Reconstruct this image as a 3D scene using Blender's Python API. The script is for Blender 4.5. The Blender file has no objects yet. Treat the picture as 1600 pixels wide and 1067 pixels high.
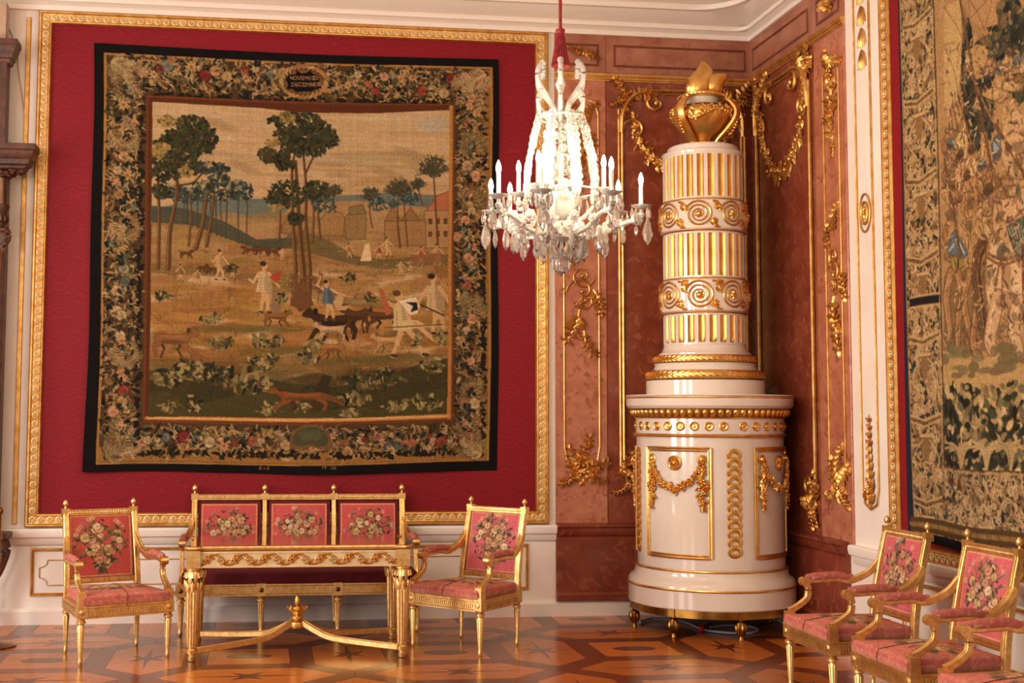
import bpy, bmesh, math, random
import numpy as np
from mathutils import Vector, Matrix

# ------------------------------------------------------------------ camera
F_PX, YAW, PITCH, ROLL, CAM_D, CAM_H = 2011.032, .13251, .07722, .0044, 10.28569, 1.6
CX, CY = 682.786, 493.995
XR = 4.055                       # right wall plane
ZC = 4.777                       # underside of the cornice
scene = bpy.context.scene
COL = scene.collection
sin, cos, pi = math.sin, math.cos, math.pi

_w = np.array([sin(YAW) * cos(PITCH), cos(YAW) * cos(PITCH), sin(PITCH)])
_r = np.array([cos(YAW), -sin(YAW), 0.0])
_u = np.cross(_r, _w)
_r, _u = cos(ROLL) * _r + sin(ROLL) * _u, -sin(ROLL) * _r + cos(ROLL) * _u
CAM = np.array([0.0, -CAM_D, CAM_H])
cam_data = bpy.data.cameras.new('camera')
cam = bpy.data.objects.new('camera', cam_data)
COL.objects.link(cam)
mw = Matrix(((_r[0], _u[0], -_w[0], CAM[0]), (_r[1], _u[1], -_w[1], CAM[1]), (_r[2], _u[2], -_w[2], CAM[2]), (0, 0, 0, 1)))
cam.matrix_world = mw
cam_data.sensor_width = 36.0
cam_data.lens = F_PX * 36.0 / 1600.0
cam_data.shift_x = (800 - CX) / 1600.0
cam_data.shift_y = (CY - 533.5) / 1600.0
cam_data.clip_end = 200
scene.camera = cam


def ray(x, y):
    return _w + _r * (x - CX) / F_PX - _u * (y - CY) / F_PX


def on_floor(x, y, z=0.0):
    d = ray(x, y)
    return CAM + d * (z - CAM[2]) / d[2]


def on_back(x, y, Y=0.0):
    d = ray(x, y)
    return CAM + d * (Y - CAM[1]) / d[1]


def on_right(x, y, X=XR):
    d = ray(x, y)
    return CAM + d * (X - CAM[0]) / d[0]


def bw(x, y, Y=0.0):             # photo pixel -> (u, v) on the back wall
    p = on_back(x, y, Y)
    return float(p[0]), float(p[2])


def rw(x, y, w=0.0):             # photo pixel -> (u, v) on the right wall
    p = on_right(x, y, XR - w)
    return float(-p[1]), float(p[2])


# ------------------------------------------------------------------ light and exposure
scene.view_settings.view_transform = 'Standard'
scene.view_settings.look = 'None'
scene.view_settings.exposure = 0.0
scene.view_settings.gamma = 1.0
scene.view_settings.use_curve_mapping = False
scene.cycles.use_denoising = True
scene.cycles.max_bounces = 8
scene.cycles.diffuse_bounces = 4
scene.cycles.glossy_bounces = 4
scene.cycles.transmission_bounces = 6
scene.cycles.caustics_reflective = False
scene.cycles.caustics_refractive = False
scene.cycles.sample_clamp_indirect = 6.0

world = bpy.data.worlds.new('world')
scene.world = world
world.use_nodes = True
world.node_tree.nodes['Background'].inputs[0].default_value = (1.0, 0.90, 0.80, 1)
world.node_tree.nodes['Background'].inputs[1].default_value = 0.72


def area_light(name, loc, rot, sx, sy, power, color):
    l = bpy.data.lights.new(name, 'AREA')
    l.shape = 'RECTANGLE'
    l.size, l.size_y, l.energy, l.color = sx, sy, power, color
    o = bpy.data.objects.new(name, l)
    o.location, o.rotation_euler = loc, rot
    COL.objects.link(o)
    return o


# daylight entering through the tall windows of the left wall
for wy in (-3.4, -6.6, -9.8):
    area_light('window_daylight', (-6.3, wy, 2.6), (0, -pi / 2, 0), 3.2, 1.5, 215, (1.0, 0.95, 0.90))
# added warm fill: bare point lamps for supposed chandeliers out of view
for lx, ly in ((-3.2, -5.2), (0.9, -9.0)):
    l = bpy.data.lights.new('added_warm_fill', 'POINT')
    l.energy, l.color, l.shadow_soft_size = 105, (1.0, 0.72, 0.46), 0.35
    o = bpy.data.objects.new('added_warm_fill', l)
    o.location = (lx, ly, 3.1)
    COL.objects.link(o)


# ------------------------------------------------------------------ materials
def srgb(r, g, b):
    def f(c):
        c /= 255.0
        return c / 12.92 if c <= .04045 else ((c + .055) / 1.055) ** 2.4
    return (f(r), f(g), f(b), 1.0)


MATS = {}


def mat(name, color, rough=.5, metal=0.0, color2=None, nscale=6.0, bump=0.0, bscale=40.0, spec=.5, coat=0.0, detail=4.0,
        lo=.35, hi=.65, color3=None, n3scale=2.0):
    m = bpy.data.materials.new(name)
    m.use_nodes = True
    nt = m.node_tree
    b = nt.nodes['Principled BSDF']
    b.inputs['Base Color'].default_value = color
    b.inputs['Roughness'].default_value = rough
    b.inputs['Metallic'].default_value = metal
    b.inputs['Specular IOR Level'].default_value = spec
    b.inputs['Coat Weight'].default_value = coat
    b.inputs['Coat Roughness'].default_value = .08
    tc = nt.nodes.new('ShaderNodeTexCoord')
    src = None
    if color2:
        n = nt.nodes.new('ShaderNodeTexNoise')
        n.inputs['Scale'].default_value = nscale
        n.inputs['Detail'].default_value = detail
        nt.links.new(tc.outputs['Object'], n.inputs['Vector'])
        cr = nt.nodes.new('ShaderNodeValToRGB')
        cr.color_ramp.elements[0].position, cr.color_ramp.elements[1].position = lo, hi
        cr.color_ramp.elements[0].color, cr.color_ramp.elements[1].color = color, color2
        nt.links.new(n.outputs['Fac'], cr.inputs['Fac'])
        src = cr.outputs['Color']
        if color3:
            n3 = nt.nodes.new('ShaderNodeTexNoise')
            n3.inputs['Scale'].default_value = n3scale
            n3.inputs['Detail'].default_value = 8
            n3.inputs['Distortion'].default_value = 1.2
            nt.links.new(tc.outputs['Object'], n3.inputs['Vector'])
            c3 = nt.nodes.new('ShaderNodeValToRGB')
            c3.color_ramp.elements[0].position, c3.color_ramp.elements[1].position = .56, .66
            c3.color_ramp.elements[0].color, c3.color_ramp.elements[1].color = (0, 0, 0, 1), (1, 1, 1, 1)
            nt.links.new(n3.outputs['Fac'], c3.inputs['Fac'])
            mx = nt.nodes.new('ShaderNodeMixRGB')
            mx.inputs['Color2'].default_value = color3
            nt.links.new(c3.outputs['Color'], mx.inputs['Fac'])
            nt.links.new(src, mx.inputs['Color1'])
            src = mx.outputs['Color']
        nt.links.new(src, b.inputs['Base Color'])
    if bump:
        nb = nt.nodes.new('ShaderNodeTexNoise')
        nb.inputs['Scale'].default_value = bscale
        nb.inputs['Detail'].default_value = 3
        nt.links.new(tc.outputs['Object'], nb.inputs['Vector'])
        bp = nt.nodes.new('ShaderNodeBump')
        bp.inputs['Strength'].default_value = bump
        bp.inputs['Distance'].default_value = .01
        nt.links.new(nb.outputs['Fac'], bp.inputs['Height'])
        nt.links.new(bp.outputs['Normal'], b.inputs['Normal'])
    MATS[name] = m
    return m


mat('white_paint', srgb(240, 230, 221), .45, color2=srgb(234, 222, 211), nscale=3)
mat('ceiling_paint', srgb(236, 224, 212), .6)
mat('gilding', srgb(226, 180, 112), .42, .92, color2=srgb(200, 144, 70), nscale=14, bump=.15, bscale=60)
mat('furniture_gold', srgb(240, 204, 138), .36, .92, color2=srgb(218, 172, 100), nscale=30, bump=.12, bscale=90)
mat('bright_gold', srgb(242, 198, 120), .30, .94, color2=srgb(226, 170, 86), nscale=12, bump=.10, bscale=50)
mat('flute_gold', srgb(232, 176, 96), .32, .92, color2=srgb(214, 152, 74), nscale=10, bump=.08, bscale=40)
mat('dull_gold', srgb(190, 142, 74), .42, 1.0, color2=srgb(150, 104, 46), nscale=20, bump=.2, bscale=60)
mat('marble_pale', srgb(190, 124, 94), .28, color2=srgb(170, 100, 74), nscale=9, detail=12, color3=srgb(150, 84, 64), n3scale=14)
mat('marble_red', srgb(140, 70, 48), .24, color2=srgb(120, 54, 36), nscale=7, detail=12, color3=srgb(150, 82, 58), n3scale=12)
mat('marble_frieze', srgb(172, 112, 86), .35, color2=srgb(150, 92, 70), nscale=6, detail=9, color3=srgb(148, 82, 64), n3scale=6)
mat('marble_dado', srgb(134, 64, 44), .22, color2=srgb(114, 50, 34), nscale=6, detail=12, color3=srgb(146, 76, 56), n3scale=10)
mat('marble_moulding', srgb(132, 76, 50), .35, color2=srgb(110, 58, 38), nscale=8)
mat('glazed_white', srgb(228, 215, 202), .14, color2=srgb(222, 206, 192), nscale=2.5, coat=.5)
mat('brass', srgb(176, 130, 62), .28, 1.0, color2=srgb(120, 84, 36), nscale=9)
mat('dark_bronze', srgb(120, 84, 44), .35, 1.0)
mat('dark_wood', srgb(92, 50, 30), .42, color2=srgb(62, 32, 20), nscale=12, detail=8, bump=.2)
mat('tabletop_wood', srgb(150, 84, 40), .10, color2=srgb(112, 54, 24), nscale=8, coat=.8)
mat('cream_gilt', srgb(236, 214, 168), .38, .35, color2=srgb(222, 194, 140), nscale=20)
mat('red_velvet', srgb(106, 8, 22), .8, color2=srgb(82, 4, 16), nscale=30)
mat('red_silk', srgb(150, 20, 24), .5, color2=srgb(108, 8, 14), nscale=40)
mat('pink_tapestry', srgb(186, 106, 92), .85, color2=srgb(162, 82, 74), nscale=40, color3=srgb(196, 146, 120), n3scale=30)
mat('black_iron', srgb(24, 20, 18), .5)
mat('grey_cable', srgb(150, 150, 156), .5)
mat('dark_cord', srgb(110, 36, 34), .7)
mat('wall_wire', srgb(190, 170, 150), .6)
mat('red_plastic', srgb(190, 24, 34), .35)
mat('stone_grey', srgb(190, 160, 138), .6, color2=srgb(168, 136, 114), nscale=12)
mat('dry_plant', srgb(120, 116, 84), .9)
mat('candle_white', srgb(250, 240, 224), .4)


def wood_mat(name, c1, c2, rough=.24):
    m = bpy.data.materials.new(name)
    m.use_nodes = True
    nt = m.node_tree
    b = nt.nodes['Principled BSDF']
    tc = nt.nodes.new('ShaderNodeTexCoord')
    oi = nt.nodes.new('ShaderNodeObjectInfo')
    mp = nt.nodes.new('ShaderNodeMapping')
    mp.inputs['Scale'].default_value = (3, 26, 3)
    n = nt.nodes.new('ShaderNodeTexNoise')
    n.inputs['Scale'].default_value = 3
    n.inputs['Detail'].default_value = 6
    cr = nt.nodes.new('ShaderNodeValToRGB')
    cr.color_ramp.elements[0].position, cr.color_ramp.elements[1].position = .3, .7
    cr.color_ramp.elements[0].color, cr.color_ramp.elements[1].color = c1, c2
    hs = nt.nodes.new('ShaderNodeHueSaturation')
    mr = nt.nodes.new('ShaderNodeMapRange')
    mr.inputs['To Min'].default_value, mr.inputs['To Max'].default_value = .82, 1.18
    nt.links.new(oi.outputs['Random'], mr.inputs['Value'])
    nt.links.new(mr.outputs['Result'], hs.inputs['Value'])
    nt.links.new(tc.outputs['Object'], mp.inputs['Vector'])
    nt.links.new(mp.outputs['Vector'], n.inputs['Vector'])
    nt.links.new(n.outputs['Fac'], cr.inputs['Fac'])
    nt.links.new(cr.outputs['Color'], hs.inputs['Color'])
    nt.links.new(hs.outputs['Color'], b.inputs['Base Color'])
    b.inputs['Roughness'].default_value = rough
    b.inputs['Coat Weight'].default_value = .12
    b.inputs['Coat Roughness'].default_value = .14
    MATS[name] = m


wood_mat('parquet_light', srgb(194, 112, 46), srgb(172, 90, 32))
wood_mat('parquet_dark', srgb(118, 56, 24), srgb(94, 40, 16))
wood_mat('parquet_inlay', srgb(104, 56, 32), srgb(84, 42, 24))


def damask_mat():
    m = bpy.data.materials.new('red_damask')
    m.use_nodes = True
    nt = m.node_tree
    b = nt.nodes['Principled BSDF']
    tc = nt.nodes.new('ShaderNodeTexCoord')
    mp = nt.nodes.new('ShaderNodeMapping')
    mp.inputs['Scale'].default_value = (9, 9, 6)
    v = nt.nodes.new('ShaderNodeTexVoronoi')
    v.feature = 'SMOOTH_F1'
    v.inputs['Scale'].default_value = 3.0
    v.inputs['Randomness'].default_value = .25
    wv = nt.nodes.new('ShaderNodeTexWave')
    wv.wave_type = 'RINGS'
    wv.inputs['Scale'].default_value = 1.6
    wv.inputs['Distortion'].default_value = 14
    wv.inputs['Detail'].default_value = 2
    mul = nt.nodes.new('ShaderNodeMath')
    mul.operation = 'MULTIPLY'
    cr = nt.nodes.new('ShaderNodeValToRGB')
    cr.color_ramp.elements[0].position, cr.color_ramp.elements[1].position = .10, .24
    cr.color_ramp.elements[0].color, cr.color_ramp.elements[1].color = srgb(132, 13, 29), srgb(120, 10, 24)
    nt.links.new(tc.outputs['Object'], mp.inputs['Vector'])
    nt.links.new(mp.outputs['Vector'], v.inputs['Vector'])
    nt.links.new(mp.outputs['Vector'], wv.inputs['Vector'])
    nt.links.new(v.outputs['Distance'], mul.inputs[0])
    nt.links.new(wv.outputs['Fac'], mul.inputs[1])
    nt.links.new(mul.outputs[0], cr.inputs['Fac'])
    nt.links.new(cr.outputs['Color'], b.inputs['Base Color'])
    b.inputs['Roughness'].default_value = .6
    b.inputs['Specular IOR Level'].default_value = .25
    b.inputs['Sheen Weight'].default_value = 0.0
    MATS['red_damask'] = m


damask_mat()


def woven_mat(name, rough=.9):      # woven picture: colour per thread from the mesh, fine weave relief
    m = bpy.data.materials.new(name)
    m.use_nodes = True
    nt = m.node_tree
    b = nt.nodes['Principled BSDF']
    a = nt.nodes.new('ShaderNodeAttribute')
    a.attribute_name = 'thread'
    nt.links.new(a.outputs['Color'], b.inputs['Base Color'])
    b.inputs['Roughness'].default_value = rough
    b.inputs['Specular IOR Level'].default_value = .15
    tc = nt.nodes.new('ShaderNodeTexCoord')
    n = nt.nodes.new('ShaderNodeTexNoise')
    n.inputs['Scale'].default_value = 160
    bp = nt.nodes.new('ShaderNodeBump')
    bp.inputs['Strength'].default_value = .25
    bp.inputs['Distance'].default_value = .004
    nt.links.new(tc.outputs['Object'], n.inputs['Vector'])
    nt.links.new(n.outputs['Fac'], bp.inputs['Height'])
    nt.links.new(bp.outputs['Normal'], b.inputs['Normal'])
    MATS[name] = m


woven_mat('woven_picture')


def crystal_mat():
    m = bpy.data.materials.new('crystal')
    m.use_nodes = True
    nt = m.node_tree
    b = nt.nodes['Principled BSDF']
    b.inputs['Base Color'].default_value = (1, .97, .93, 1)
    b.inputs['Roughness'].default_value = .06
    b.inputs['IOR'].default_value = 1.52
    b.inputs['Transmission Weight'].default_value = .5
    MATS['crystal'] = m
    m = bpy.data.materials.new('clear_crystal')
    m.use_nodes = True
    b = m.node_tree.nodes['Principled BSDF']
    b.inputs['Base Color'].default_value = (1, .96, .91, 1)
    b.inputs['Roughness'].default_value = .03
    b.inputs['IOR'].default_value = 1.55
    b.inputs['Transmission Weight'].default_value = .86
    MATS['clear_crystal'] = m
    m = bpy.data.materials.new('lit_bulb')
    m.use_nodes = True
    b = m.node_tree.nodes['Principled BSDF']
    b.inputs['Emission Color'].default_value = (1.0, .78, .50, 1)
    b.inputs['Emission Strength'].default_value = 900
    MATS['lit_bulb'] = m


crystal_mat()


# ------------------------------------------------------------------ mesh helpers
def T_back(p):
    return (p[0], -p[2], p[1])


def T_right(p):
    return (XR - p[2], -p[0], p[1])


class M:
    def __init__(self, T=None):
        self.v, self.f, self.T = [], [], T

    def add(self, vs, fs):
        b = len(self.v)
        if self.T:
            vs = [self.T(p) for p in vs]
        self.v.extend(tuple(float(c) for c in p) for p in vs)
        self.f.extend(tuple(b + i for i in f) for f in fs)
        return self

    def box(self, x0, y0, z0, x1, y1, z1):
        return self.add([(x0, y0, z0), (x1, y0, z0), (x1, y1, z0), (x0, y1, z0), (x0, y0, z1), (x1, y0, z1), (x1, y1, z1), (x0, y1, z1)],
                        [(0, 3, 2, 1), (4, 5, 6, 7), (0, 1, 5, 4), (1, 2, 6, 5), (2, 3, 7, 6), (3, 0, 4, 7)])

    def bev(self, x0, y0, z0, x1, y1, z1, c):          # box with the +z face chamfered
        return self.add([(x0, y0, z0), (x1, y0, z0), (x1, y1, z0), (x0, y1, z0), (x0, y0, z1 - c), (x1, y0, z1 - c), (x1, y1, z1 - c), (x0, y1, z1 - c),
                         (x0 + c, y0 + c, z1), (x1 - c, y0 + c, z1), (x1 - c, y1 - c, z1), (x0 + c, y1 - c, z1)],
                        [(0, 3, 2, 1), (8, 9, 10, 11), (0, 1, 5, 4), (1, 2, 6, 5), (2, 3, 7, 6), (3, 0, 4, 7),
                         (4, 5, 9, 8), (5, 6, 10, 9), (6, 7, 11, 10), (7, 4, 8, 11)])

    def prism(self, poly, z0, z1, ch=0.0):
        n = len(poly)
        if ch:
            c = np.mean(np.array(poly), axis=0)
            top = [(p[0] + (c[0] - p[0]) / max(np.hypot(*(c - p)), 1e-6) * ch, p[1] + (c[1] - p[1]) / max(np.hypot(*(c - p)), 1e-6) * ch) for p in poly]
            vs = [(x, y, z0) for x, y in poly] + [(x, y, z1 - ch) for x, y in poly] + [(x, y, z1) for x, y in top]
            fs = [tuple(range(n))[::-1], tuple(range(2 * n, 3 * n))]
            for k in range(2):
                fs += [(k * n + i, k * n + (i + 1) % n, (k + 1) * n + (i + 1) % n, (k + 1) * n + i) for i in range(n)]
        else:
            vs = [(x, y, z0) for x, y in poly] + [(x, y, z1) for x, y in poly]
            fs = [tuple(range(n))[::-1], tuple(range(n, 2 * n))] + [(i, (i + 1) % n, n + (i + 1) % n, n + i) for i in range(n)]
        return self.add(vs, fs)

    def lathe(self, prof, n=24, c=(0, 0, 0), flute=None, cap=True, a0=0.0, sq=None):
        vs, fs = [], []
        for k, (r, z) in enumerate(prof):
            for i in range(n):
                a = a0 + 2 * pi * i / n
                rr = r
                if flute and flute[k]:
                    rr = r * (1 - flute[k] * (i % 2))
                vs.append((c[0] + rr * cos(a), c[1] + rr * sin(a), c[2] + z))
        for k in range(len(prof) - 1):
            for i in range(n):
                j = (i + 1) % n
                fs.append((k * n + i, k * n + j, (k + 1) * n + j, (k + 1) * n + i))
        if cap:
            fs.append(tuple(range(n))[::-1])
            fs.append(tuple(range((len(prof) - 1) * n, len(prof) * n)))
        return self.add(vs, fs)

    def ball(self, c, rx, ry=None, rz=None, nu=10, nv=6):
        ry, rz = ry or rx, rz or rx
        vs = [(c[0], c[1], c[2] - rz)]
        fs = []
        for k in range(1, nv):
            t = -pi / 2 + pi * k / nv
            for i in range(nu):
                a = 2 * pi * i / nu
                vs.append((c[0] + rx * cos(t) * cos(a), c[1] + ry * cos(t) * sin(a), c[2] + rz * sin(t)))
        vs.append((c[0], c[1], c[2] + rz))
        for i in range(nu):
            fs.append((0, 1 + (i + 1) % nu, 1 + i))
        for k in range(nv - 2):
            for i in range(nu):
                j = (i + 1) % nu
                fs.append((1 + k * nu + i, 1 + k * nu + j, 1 + (k + 1) * nu + j, 1 + (k + 1) * nu + i))
        t = len(vs) - 1
        for i in range(nu):
            fs.append((t, 1 + (nv - 2) * nu + i, 1 + (nv - 2) * nu + (i + 1) % nu))
        return self.add(vs, fs)

    def tube(self, pts, rad, n=8, closed=False, up=(0, 0, 1), sq=1.0, prof=None):
        P = [Vector(p) for p in pts]
        m = len(P)
        if not hasattr(rad, '__len__'):
            rad = [rad] * m
        vs, fs = [], []
        U = Vector(up)
        for k in range(m):
            if closed:
                t = P[(k + 1) % m] - P[k - 1]
            else:
                t = P[min(k + 1, m - 1)] - P[max(k - 1, 0)]
            t.normalize()
            s = t.cross(U)
            if s.length < 1e-4:
                s = t.cross(Vector((0, 1, 0.01)))
            s.normalize()
            q = s.cross(t)
            if prof:
                for a, b in prof:
                    vs.append(P[k] + s * a * rad[k] + q * b * rad[k])
            else:
                for i in range(n):
                    a = 2 * pi * (i + .5) / n
                    vs.append(P[k] + s * cos(a) * rad[k] + q * sin(a) * rad[k] * sq)
        n = len(prof) if prof else n
        for k in range(m if closed else m - 1):
            k2 = (k + 1) % m
            for i in range(n):
                j = (i + 1) % n
                fs.append((k * n + i, k * n + j, k2 * n + j, k2 * n + i))
        if not closed:
            fs.append(tuple(range(n))[::-1])
            fs.append(tuple(range((m - 1) * n, m * n)))
        return self.add([tuple(p) for p in vs], fs)

    def leaf(self, p, ang, L, W, h=.006, curl=.0, w0=.0):      # in a (u,v,w) plane: a pointed lens with a raised rib
        ca, sa = cos(ang), sin(ang)
        def q(a, b, c):
            a2 = a
            b2 = b + curl * a * a / max(L, 1e-6)
            return (p[0] + a2 * ca - b2 * sa, p[1] + a2 * sa + b2 * ca, w0 + (p[2] if len(p) > 2 else 0) + c)
        vs = [q(0, 0, 0), q(L * .3, W * .5, 0), q(L * .7, W * .38, .0), q(L, 0, h * .3), q(L * .7, -W * .38, 0), q(L * .3, -W * .5, 0),
              q(L * .05, 0, h), q(L * .4, 0, h * 1.6), q(L * .75, 0, h * 1.3)]
        fs = [(0, 1, 6), (1, 7, 6), (1, 2, 8, 7), (2, 3, 8), (8, 3, 4), (7, 8, 4, 5), (6, 7, 5), (0, 6, 5), (0, 5, 4, 3, 2, 1)]
        return self.add(vs, fs)

    def build(self, name, material, parent=None, smooth=True, label=None, recalc=True, angle=38):
        me = bpy.data.meshes.new(name)
        me.from_pydata(self.v, [], self.f)
        if recalc and len(self.f) < 60000:
            b = bmesh.new()
            b.from_mesh(me)
            bmesh.ops.recalc_face_normals(b, faces=b.faces)
            b.to_mesh(me)
            b.free()
        if smooth:
            me.polygons.foreach_set('use_smooth', [True] * len(me.polygons))
            me.set_sharp_from_angle(angle=math.radians(angle))
        me.materials.append(MATS[material])
        return link(name, me, parent, label)


def link(name, me, parent=None, label=None):
    o = bpy.data.objects.new(name, me)
    COL.objects.link(o)
    if parent:
        o.parent = parent
    if label:
        o['label'] = label
    return o


def copy_part(o, parent, matrix=None):
    c = o.copy()
    COL.objects.link(c)
    c.parent = parent
    if matrix is not None:
        c.matrix_local = matrix
    return c


def copy_tree(o, parent=None):
    c = o.copy()
    COL.objects.link(c)
    c.parent = parent
    for ch in list(o.children):
        copy_tree(ch, c)
    return c


def thing(name, label, cat, loc=(0, 0, 0), rz=0.0, group=None):
    o = bpy.data.objects.new(name, None)
    o.empty_display_size = .1
    COL.objects.link(o)
    o.location = loc
    o.rotation_euler = (0, 0, rz)
    return tag(o, label, cat, group)


def tag(o, label=None, cat=None, group=None, kind=None):
    if label:
        o['label'] = label
    if cat:
        o['category'] = cat
    if group:
        o['group'] = group
    if kind:
        o['kind'] = kind
    return o


def structure(o):
    o['kind'] = 'structure'
    return o


def bez(p0, p1, p2, p3, n=10):
    out = []
    for i in range(n + 1):
        t = i / n
        a, b, c, d = (1 - t) ** 3, 3 * t * (1 - t) ** 2, 3 * t * t * (1 - t), t ** 3
        out.append(tuple(a * p0[k] + b * p1[k] + c * p2[k] + d * p3[k] for k in range(len(p0))))
    return out


def spline(pts, n=6):                # Catmull-Rom through points
    out = []
    P = [pts[0]] + list(pts) + [pts[-1]]
    for i in range(1, len(P) - 2):
        for k in range(n):
            t = k / n
            out.append(tuple(.5 * (2 * P[i][a] + (P[i + 1][a] - P[i - 1][a]) * t + (2 * P[i - 1][a] - 5 * P[i][a] + 4 * P[i + 1][a] - P[i + 2][a]) * t * t
                                   + (3 * P[i][a] - P[i - 1][a] - 3 * P[i + 1][a] + P[i + 2][a]) * t ** 3) for a in range(len(pts[0]))))
    out.append(tuple(pts[-1]))
    return out

# ------------------------------------------------------------------ the room: floor
FLOOR_Y0 = -14.0
floor = structure(M().box(-6.5, FLOOR_Y0, -.25, XR + .3, .3, -.014).build('floor', 'parquet_dark', smooth=False))
PER, X0, YB, SQ = 1.3195, -.079, -1.489, .345
TX0, TX1, TY0, TY1 = -3.6, XR, -6.1, 0.0


def clip_poly(poly, x0, x1, y0, y1):
    for ax, val, sgn in ((0, x0, 1), (0, x1, -1), (1, y0, 1), (1, y1, -1)):
        out = []
        for i in range(len(poly)):
            a, b = poly[i], poly[(i + 1) % len(poly)]
            da, db = (a[ax] - val) * sgn, (b[ax] - val) * sgn
            if da >= 0:
                out.append(a)
            if (da > 0 and db < 0) or (da < 0 and db > 0):
                t = da / (da - db)
                out.append((a[0] + (b[0] - a[0]) * t, a[1] + (b[1] - a[1]) * t))
        poly = out
        if len(poly) < 3:
            return []
    return poly


def inset(poly, d):                   # convex polygon, counter-clockwise
    n = len(poly)
    lines = []
    for i in range(n):
        a, b = np.array(poly[i]), np.array(poly[(i + 1) % n])
        t = (b - a) / np.hypot(*(b - a))
        nn = np.array([-t[1], t[0]])
        lines.append((a + nn * d, t))
    out = []
    for i in range(n):
        p, t = lines[i - 1]
        q, s = lines[i]
        k = np.linalg.solve(np.array([[t[0], -s[0]], [t[1], -s[1]]]), q - p)
        out.append(tuple(p + t * k[0]))
    return out


cells = []
for i in range(-4, 5):
    for j in range(-5, 3):
        cx, cy = X0 + i * PER, YB + j * PER
        h, s, g = PER / 2, SQ, PER / 2 - SQ
        cells.append(('square', (cx, cy), [(cx - s, cy - s), (cx + s, cy - s), (cx + s, cy + s), (cx - s, cy + s)]))
        cells.append(('hexa', (cx, cy - h), [(cx - h, cy - h), (cx - s, cy - h - g), (cx + s, cy - h - g), (cx + h, cy - h), (cx + s, cy - h + g), (cx - s, cy - h + g)]))
        cells.append(('hexb', (cx + h, cy), [(cx + h, cy - h), (cx + h + g, cy - s), (cx + h + g, cy + s), (cx + h, cy + h), (cx + h - g, cy + s), (cx + h - g, cy - s)]))
edges = {}
GAP = .0012
for kind, c, poly in cells:
    inn = inset(poly, .078)
    n = len(poly)
    for i in range(n):
        a, b = poly[i], poly[(i + 1) % n]
        key = tuple(sorted([(round(a[0] + .00017, 3), round(a[1] + .00017, 3)), (round(b[0] + .00017, 3), round(b[1] + .00017, 3))]))
        edges.setdefault(key, []).append((a, b, inn[i], inn[(i + 1) % n]))
    tile = clip_poly(inset(inn, GAP), TX0, TX1, TY0, TY1)
    if len(tile) < 3:
        continue
    lx, ly = np.mean(np.array(tile), axis=0)
    o = M().prism([(x - lx, y - ly) for x, y in tile], -.02, 0.0).build('parquet_panel', 'parquet_light', floor, smooth=False)
    o.location = (lx, ly, 0)
    # dark inlays: a long-rayed star in the hexagons, an oval in the squares
    pts = []
    if kind == 'square':
        pts = [(.15 * cos(2 * pi * k / 20), .085 * sin(2 * pi * k / 20)) for k in range(20)]
    else:
        L = [.36, .05, .15, .055, .15, .05, .36, .05, .15, .055, .15, .05]
        A = [0, 22, 48, 90, 132, 158, 180, 202, 228, 270, 312, 338]
        pts = [(l * cos(math.radians(a)), l * sin(math.radians(a))) for l, a in zip(L, A)]
        if kind == 'hexb':
            pts = [(-y, x) for x, y in pts]
    if all(TX0 < c[0] + x < TX1 and TY0 < c[1] + y < TY1 for x, y in pts):
        q = M().prism(pts, -.001, .0006).build('star_inlay' if kind != 'square' else 'oval_inlay', 'parquet_inlay', o, smooth=False)
        q.location = (c[0] - lx, c[1] - ly, 0)
for key, lst in edges.items():
    if len(lst) != 2:
        continue
    (a, b, ia, ib), (a2, b2, ia2, ib2) = lst
    poly = [a, ia2 if abs(a2[0] - a[0]) + abs(a2[1] - a[1]) < .01 else ib2, ib2 if abs(a2[0] - a[0]) + abs(a2[1] - a[1]) < .01 else ia2, b, ib, ia]
    ar = sum(poly[k][0] * poly[(k + 1) % 6][1] - poly[(k + 1) % 6][0] * poly[k][1] for k in range(6))
    if ar < 0:
        poly = poly[::-1]
    poly = clip_poly(poly, TX0, TX1, TY0, TY1)
    if len(poly) < 3:
        continue
    cx, cy = np.mean(np.array(poly), axis=0)
    ang = math.atan2(b[1] - a[1], b[0] - a[0])
    ca, sa = cos(-ang), sin(-ang)
    loc = [((x - cx) * .994 * ca - (y - cy) * .994 * sa, (x - cx) * .994 * sa + (y - cy) * .994 * ca) for x, y in poly]
    o = M().prism(loc, -.02, -.0002).build('parquet_band', 'parquet_dark', floor, smooth=False)
    o.location = (cx, cy, 0)
    o.rotation_euler = (0, 0, ang)

# ------------------------------------------------------------------ walls, ceiling, cornice
wall_back = structure(M().box(-6.5, 0, -.25, XR + .3, .3, 5.6).build('wall_back', 'white_paint', smooth=False))
wall_right = structure(M().box(XR, FLOOR_Y0, -.25, XR + .3, 0, 5.6).build('wall_right', 'white_paint', smooth=False))
ceiling = structure(M().box(-6.5, FLOOR_Y0, 5.24, XR, 0, 5.5).build('ceiling', 'ceiling_paint', smooth=False))
wl = M()
WINY = [(-2.65, -4.15), (-5.85, -7.35), (-9.05, -10.55)]
ys = [0.0]
for a, b in WINY:
    ys += [a, b]
ys.append(FLOOR_Y0)
for k in range(0, len(ys), 2):
    wl.box(-6.8, ys[k + 1], -.25, -6.5, ys[k], 5.6)
for a, b in WINY:
    wl.box(-6.8, b, -.25, -6.5, a, .9)
    wl.box(-6.8, b, 4.3, -6.5, a, 5.6)
wall_left = structure(wl.build('wall_left', 'white_paint', smooth=False))
for k, (a, b) in enumerate(WINY):
    fr = M()
    for t in np.linspace(a, b, 3):
        fr.box(-6.70, t - .04, .9, -6.64, t + .04, 4.3)
    for z in np.linspace(.9, 4.3, 5):
        fr.box(-6.70, b, z - .035, -6.64, a, z + .035)
    structure(fr.build('window_%d' % (k + 1), 'white_paint', smooth=False))

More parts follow.
